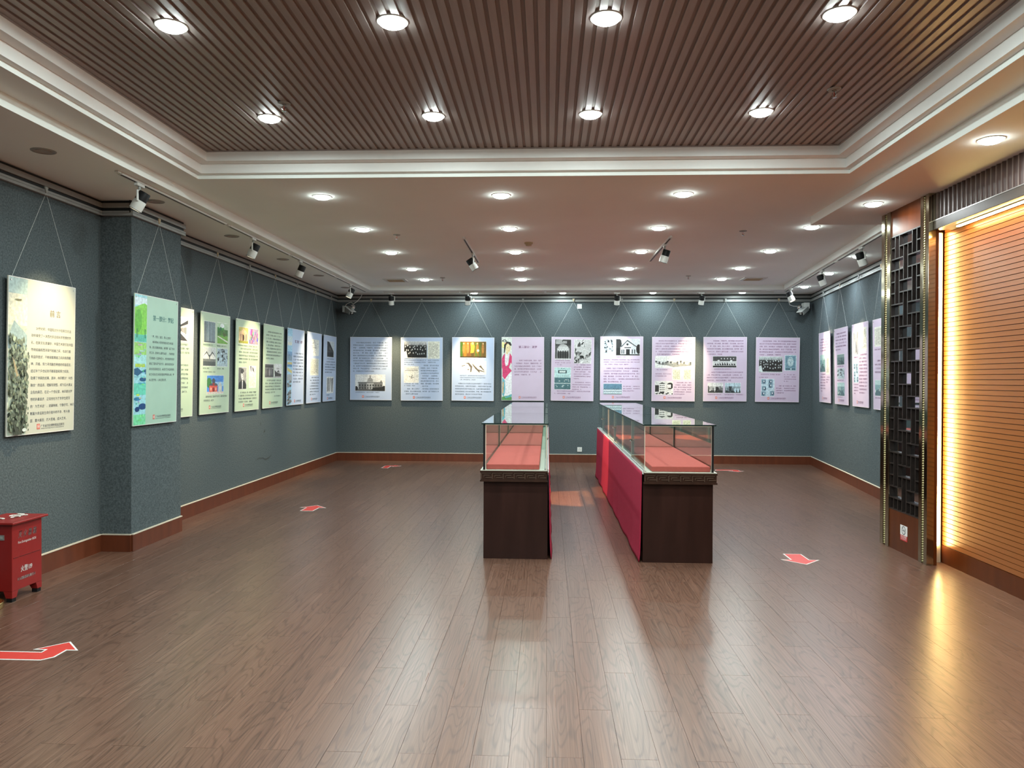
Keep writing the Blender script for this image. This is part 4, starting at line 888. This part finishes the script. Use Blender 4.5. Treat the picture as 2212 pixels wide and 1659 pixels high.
# ------------------------------------------------------------------ fire extinguisher box
BX0, BX1, BY0, BY1 = -4.015, -3.725, 5.115, 5.425
t = thing('fire_extinguisher_box', 'red metal fire extinguisher box with white lettering at the left edge', 'fire extinguisher box', (BX1, BY0, 0))
dx, dy = BX1 - BX0, BY1 - BY0
bo = box(-dx, 0, 0, dy, .075, .545).build('body', REDPAINT, t, bevel=.003)
box(-dx - .0, .030, -.032, dy + .032, .546, .562).build('lid', REDPAINT, t, bevel=.004)
seam = MB()
for a, b in ((.012, .065), (.075, .20), (.205, .29)): seam.box(-.0005, .0012, a, b, .302, .307)
seam.build('door_seam', mat('dark_red_seam', (.09, .006, .006), .5, noise=(30, .1, (1, 1, 1))), bo)  # darker red dashes mark the joint between the two compartments
s2 = MB()
for a, b in ((.012, .060), (.08, .19), (.21, .285)): s2.box(-.0005, .0022, a, b, .3075, .310)
s2.build('door_lip', REDPAINT, bo)
for fx, fy, sx, sy in ((0, 0, -1, 1), (0, dy, -1, -1), (-dx, 0, 1, 1), (-dx, dy, 1, -1)):
    q = MB(); a, bb = .062, .046
    v = [(fx, fy, .075), (fx + sx * a, fy, .075), (fx + sx * a, fy + sy * a, .075), (fx, fy + sy * a, .075), (fx, fy, .028), (fx + sx * bb, fy, .028), (fx + sx * bb, fy + sy * bb, .028), (fx, fy + sy * bb, .028)]
    q.add(v, [(0, 1, 2, 3), (7, 6, 5, 4), (0, 4, 5, 1), (1, 5, 6, 2), (2, 6, 7, 3), (3, 7, 4, 0)])
    lg = q.build('leg', REDPAINT, t)
    x_a, x_b = sorted((fx + sx * .004, fx + sx * .044)); y_a, y_b = sorted((fy + sy * .004, fy + sy * .044))
    box(x_a, x_b, y_a, y_b, 0, .028).build('rubber_foot', BLACKP, lg)
hm = MB(); hm.box(-.16, -.055, -.004, 0, .435, .470); hm.build('handle_plate', ALU, bo); box(-.15, -.066, -.006, -.004, .445, .461).build('handle_recess', GREYP, bo)
def face_text(name, s, y0, z, em, w_, skew=0., bold=0.):
    mb = MB(); set_line(mb, s, 0, 0, em, 0, 3, maxw=w_, bold=bold)
    wmax = max(v[0] for v in mb.v)
    mb.v = [(.0016 + max(0, -v[1] * .01), y0 + v[0] * (w_ / wmax) + v[2] * skew, z + v[2]) for v in mb.v]
    return mb.build(name, WHITEINK, bo)
face_text('lettering', '灭 火 器 箱', .058, .442, .054, .190, .18, .0005)
face_text('lettering', 'Fire Extinguisher BOX', .058, .398, .024, .190)
face_text('lettering', '火警119', .085, .196, .046, .120, 0, .001)
face_text('lettering', '正天消防器材有限公司', .052, .140, .024, .185, 0, .0006)
ch = MB(); R_ = random.Random(2)
for k in range(16):
    x, y, a = -.12 + R_.uniform(-.03, .04), .17 + R_.uniform(-.08, .09), R_.uniform(0, 6.3); d = Vector((math.cos(a), math.sin(a), 0)); p = Vector((x + BX1, y + BY0, .5625 + .004 + R_.random() * .012)); nrm = Vector((-d.y, d.x, 0))
    ch.tube([p + d * .016 * math.cos(q) + nrm * .008 * math.sin(q) for q in [2 * PI * i / 9 for i in range(10)]], .003, 5)
tag(ch.build('plastic_chain', WHITEP), 'small heap of white chain links on the red box lid', 'chain')
ch = MB()
for k in range(9):
    x, y, a = -.19 + R_.uniform(-.03, .03), .03 + R_.uniform(-.03, .02), R_.uniform(0, 6.3); d = Vector((math.cos(a), math.sin(a), 0)); p = Vector((x + BX1, y + BY0, .5625 + .003 + R_.random() * .006))
    ch.tube([p - d * .022, p + Vector((0, 0, .006)), p + d * .022], .0025, 5)
tag(ch.build('wire_scrap', LATT), 'dark wire scraps beside the white chain on the red box lid', 'wire')

# stanchion just cut by the left edge
t = thing('rope_stanchion', 'brass rope stanchion base at the left edge beside the red box', 'stanchion', (-3.848, 4.935, 0))
MB().lathe([(1e-4, 0), (.160, 0), (.162, .003), (.162, .036), (.158, .042), (.150, .043)], n=48).build('base_rim', BRASS, t, smooth=True)
MB().lathe([(.151, .0425), (.06, .056), (.022, .064)], n=40).build('base_cover', BROWNGLOSS, t, smooth=True)
MB().tube([(0, 0, .06), (0, 0, .93)], .019, 18).build('post', BRASS, t, smooth=True)
MB().ball((0, 0, .955), .036).build('finial', BRASS, t, smooth=True)

# ------------------------------------------------------------------ floor arrows
STRAIGHT = [(-.07, 0), (.07, 0), (.07, .22), (.145, .22), (0, .37), (-.145, .22), (-.07, .22)]
BENT = [(-.30, -.05), (.02, -.05), (.062, -.005), (.062, .11), (.118, .11), (.005, .225), (-.108, .11), (-.045, .11), (-.045, .055), (-.335, .055)]
def offset_poly(pts, d):
    n = len(pts); out = []
    ar = sum(pts[i][0] * pts[(i + 1) % n][1] - pts[(i + 1) % n][0] * pts[i][1] for i in range(n)); sg = 1 if ar > 0 else -1
    for i in range(n):
        p0, p1, p2 = Vector(pts[i - 1]), Vector(pts[i]), Vector(pts[(i + 1) % n]); e1 = (p1 - p0).normalized(); e2 = (p2 - p1).normalized()
        n1 = Vector((e1.y, -e1.x)) * sg; n2 = Vector((e2.y, -e2.x)) * sg; b = n1 + n2; k = max(.35, b.dot(n1)); out.append(tuple(p1 + b * (d / k)))
    return out
def arrow(label, pts, loc, rot, flip=False):
    if flip: pts = [(-x, y) for x, y in pts][::-1]
    t = thing('floor_arrow', label, 'floor arrow', (*loc, 0), (0, 0, rot), 'red floor arrows')
    MB().prism(offset_poly(pts, .011), .0002, .0011).build('white_border', ARROWWHITE, t)
    MB().prism(pts, .0012, .0016).build('red_face', ARROWRED, t)
arrow('bent red floor arrow in front at the left edge, white bordered', BENT, (-2.835, 4.140), 0.)
arrow('straight red floor arrow on the left, pointing towards the far wall', STRAIGHT, (-2.850, 8.875), -.03)
arrow('straight red floor arrow on the right, pointing towards the camera', STRAIGHT, (2.213, 6.960), PI)
arrow('small bent red floor arrow at the far left corner', BENT, (-2.86, 13.52), -PI / 2, True)
arrow('small bent red floor arrow at the far right behind the display case', BENT, (3.25, 13.36), PI, True)

# ------------------------------------------------------------------ lattice screen pillar
LY0, LY1 = 6.612, 7.522
t = thing('lattice_screen', 'dark wood lattice screen with smoked mirror between two gold posts', 'lattice screen', (XS, LY0, 0))
def lb(x0, x1, y0, y1, z0, z1): return box(x0 - XS, x1 - XS, y0 - LY0, y1 - LY0, z0, z1)
def cb_(mb): mb.v = [(x - XS, y - LY0, z) for x, y, z in mb.v]; return mb
PA, PB = (6.612, 6.757), (7.338, 7.522)            # posts
cr_ = MB(); cr_.box(XS + .062, XS + .088, LY0 + .002, 6.76, 0, Z1); cr_.box(XS + .062, XP + .05, 6.76, LY1 - .002, 0, Z1); cb_(cr_).build('core', BROWNGLOSS, t)
lb(XS + .010, XS + .061, PA[1], PB[0], 0, .372).build('lower_panel', BROWNGLOSS, t)
lb(XS + .010, XS + .061, PA[1], PB[0], 2.918, Z1).build('upper_panel', BROWNGLOSS, t)
lb(XS + .046, XS + .061, PA[1], PB[0], .372, 2.918).build('mirror', MIRROR, t)
for a, b in (PA, PB):
    w_ = b - a; m_ = MB()
    m_.box(XS, XS + .061, a, a + w_ * .36, 0, Z1); m_.box(XS, XS + .061, b - w_ * .36, b, 0, Z1); m_.box(XS + .012, XS + .061, a + w_ * .36, b - w_ * .36, 0, Z1)
    po = cb_(m_).build('gold_post', GOLD, t, bevel=.002)
    bd_ = MB(); yc = (a + b) / 2; n = 150
    pts = []; rad = []
    for k in range(n * 2 + 1): pts.append((XS + .008, yc, .01 + (Z1 - .02) * k / (n * 2))); rad.append(.013 if k % 2 else .0085)
    bd_.tube(pts, rad, 8); cb_(bd_).build('beaded_strip', GOLDB, po)
# lattice bars
NR, NC = 24, 7; zt_, zb_ = 2.918, .372; rh = (zt_ - zb_) / NR; cw = (PB[0] - PA[1]) / NC
cell = {}
for r in range(NR):
    for c in range(NC):
        k = ('s', r, c)
        if r % 4 == 0 and c in (2, 3, 4): k = ('m', r)
        if r % 4 == 2 and c in (0, 1, 2): k = ('l', r)
        if r % 4 == 2 and c in (4, 5, 6): k = ('r', r)
        if c in (1, 5) and r % 4 in (3, 0, 1): k = ('t', c, (r + 1) // 4)
        if c == 3 and r % 4 in (1, 2, 3): k = ('u', r // 4)
        cell[r, c] = k
def YC(c): return PB[0] - c * cw         # column 0 is farthest from the camera
bw = .0055
def bars():
    for c in range(NC + 1):              # vertical bars
        r = 0
        while r < NR:
            if c in (0, NC) or cell[r, c - 1] != cell[r, c]:
                r0_ = r
                while r < NR and (c in (0, NC) or cell[r, c - 1] != cell[r, c]): r += 1
                yy = YC(c); yield (XS + .010, XS + .046, yy - bw, yy + bw, zt_ - r * rh, zt_ - r0_ * rh)
            else: r += 1
    for r in range(NR + 1):
        c = 0
        while c < NC:
            if r in (0, NR) or cell[r - 1, c] != cell[r, c]:
                c0_ = c
                while c < NC and (r in (0, NR) or cell[r - 1, c] != cell[r, c]): c += 1
                zz = zt_ - r * rh; yield (XS + .009, XS + .046, YC(c), YC(c0_), zz - bw, zz + bw)
            else: c += 1
for bb in bars(): lb(*bb).build('lattice_bar', LATT, t)

# no-smoking sign on the lower panel
t = thing('no_smoking_sign', 'white and red no smoking sign on the lattice screen base', 'sign', (XS + .010, 7.042, .118), (0, 0, -PI / 2))
box(-.067, .067, -.0015, 0, .050, .138).build('white_plate', WHITEINK, t); box(-.067, .067, -.0015, 0, .0, .0495).build('red_plate', SIGNRED, t)
rg = MB(); n = 28
for q in range(n):
    a0, a1 = 2 * PI * q / n, 2 * PI * (q + 1) / n
    rg.add([(.039 * math.cos(a0), -.0025, .094 + .039 * math.sin(a0)), (.039 * math.cos(a1), -.0025, .094 + .039 * math.sin(a1)), (.032 * math.cos(a1), -.0025, .094 + .032 * math.sin(a1)), (.032 * math.cos(a0), -.0025, .094 + .032 * math.sin(a0))], [(0, 1, 2, 3)])
sl_ = .0235; rg.add([(-sl_ - .002, -.0026, .094 + sl_ - .002), (-sl_ + .002, -.0026, .094 + sl_ + .002), (sl_ + .002, -.0026, .094 - sl_ + .002), (sl_ - .002, -.0026, .094 - sl_ - .002)], [(0, 1, 2, 3)])
rg.build('prohibition_ring', INK, t)
cg = MB(); cg.box(-.024, .014, -.0022, -.0015, .088, .094); cg.box(.016, .022, -.0022, -.0015, .088, .094); cg.box(.016, .019, -.0022, -.0015, .097, .108); cg.box(.021, .024, -.0022, -.0015, .097, .106); cg.build('cigarette', INK, t)
tx = MB(); set_line(tx, '禁止吸烟', -.056, .027, .028, -.0022, 2); set_line(tx, 'NO SMOKING', -.052, .010, .0165, -.0022, 2, maxw=.105); tx.build('sign_text', WHITEINK, t)

# ------------------------------------------------------------------ glowing orange slatted panel, header, fluted band
PY1 = 6.735
t = thing('slatted_wall_panel', 'glossy orange-brown wall panel of horizontal boards lit by LED strips', 'wall panel', (XP, PY1, 0))
box(.010, .055, YF - PY1, 0, 0, 2.93).build('backing', GROOVE, t)
box(-.006, .010, YF - PY1, 0, 0, .150).build('plinth_board', BROWNGLOSS, t)
nb = 68; bh = (2.93 - .152) / nb
s0 = MB(); g = .0011; ln = PY1 - YF
s0.add([(.010, -ln, g), (.010, 0, g), (.010, 0, bh - g), (.010, -ln, bh - g), (0, -ln, g + .0015), (0, 0, g + .0015), (0, 0, bh - g - .0015), (0, -ln, bh - g - .0015)],
       [(4, 7, 6, 5), (0, 4, 5, 1), (3, 2, 6, 7), (1, 5, 6, 2), (0, 3, 7, 4)])
bo = s0.build('panel_board', ORANGE, t, (0, 0, .152))
for k in range(1, nb): inst(bo, t, (0, 0, .152 + k * bh))
HX = 3.262
t = thing('header_beam', 'brownish metal header beam above the orange wall panel', 'header beam', (HX, 6.61, 2.850))
box(0, XP - HX, YF - 6.61, 0, 0, .080).build('beam_box', HEADERM, t, bevel=.004)
box(-.003, .0, YF - 6.61, 0, .074, .081).build('bright_lip', ALU, t)
t = thing('fluted_fascia', 'dark brown fluted fascia panel above the metal header beam', 'fascia panel', (3.285, 6.61, 2.931))
box(.012, XP - 3.285, YF - 6.61, 0, 0, Z1 - 2.934).build('backing', SLATBACK, t)
box(-.004, .012, -.035, 0, 0, Z1 - 2.934).build('end_stile', SLATBACK, t)
fp = .067; nfl = 20
ff = MB(); seg = 6
prof = [(.012 - .014 * math.sin(PI * i / seg), i * .050 / seg) for i in range(seg + 1)]
v = [(x, -y, z) for z in (0, Z1 - 2.934) for x, y in prof]; n = seg + 1
ff.add(v, [(i, i + 1, n + i + 1, n + i) for i in range(seg)])
fo = ff.build('flute', FLUTE, t, (0, -.043, 0), smooth=True)
for k in range(1, 142): inst(fo, t, (0, -.043 - k * fp, 0))
# LED strips
t = thing('led_strip', 'bright vertical warm LED strip beside the orange wall panel', 'LED strip', (3.362, 6.720, 0))
box(-.030, .042, .012, .022, 0, 2.850).build('white_mount', CREAM, t)
box(-.024, .022, .000, .012, .150, 2.846).build('diffuser', LEDM, t)
t = thing('led_strip', 'bright horizontal warm LED strip under the metal header beam', 'LED strip', (3.345, 6.38, 2.836))
box(-.014, .016, YF - 6.38, 0, .006, .014).build('white_mount', CREAM, t)
box(-.012, .014, YF - 6.38, 0, -.004, .006).build('diffuser', LEDM, t)
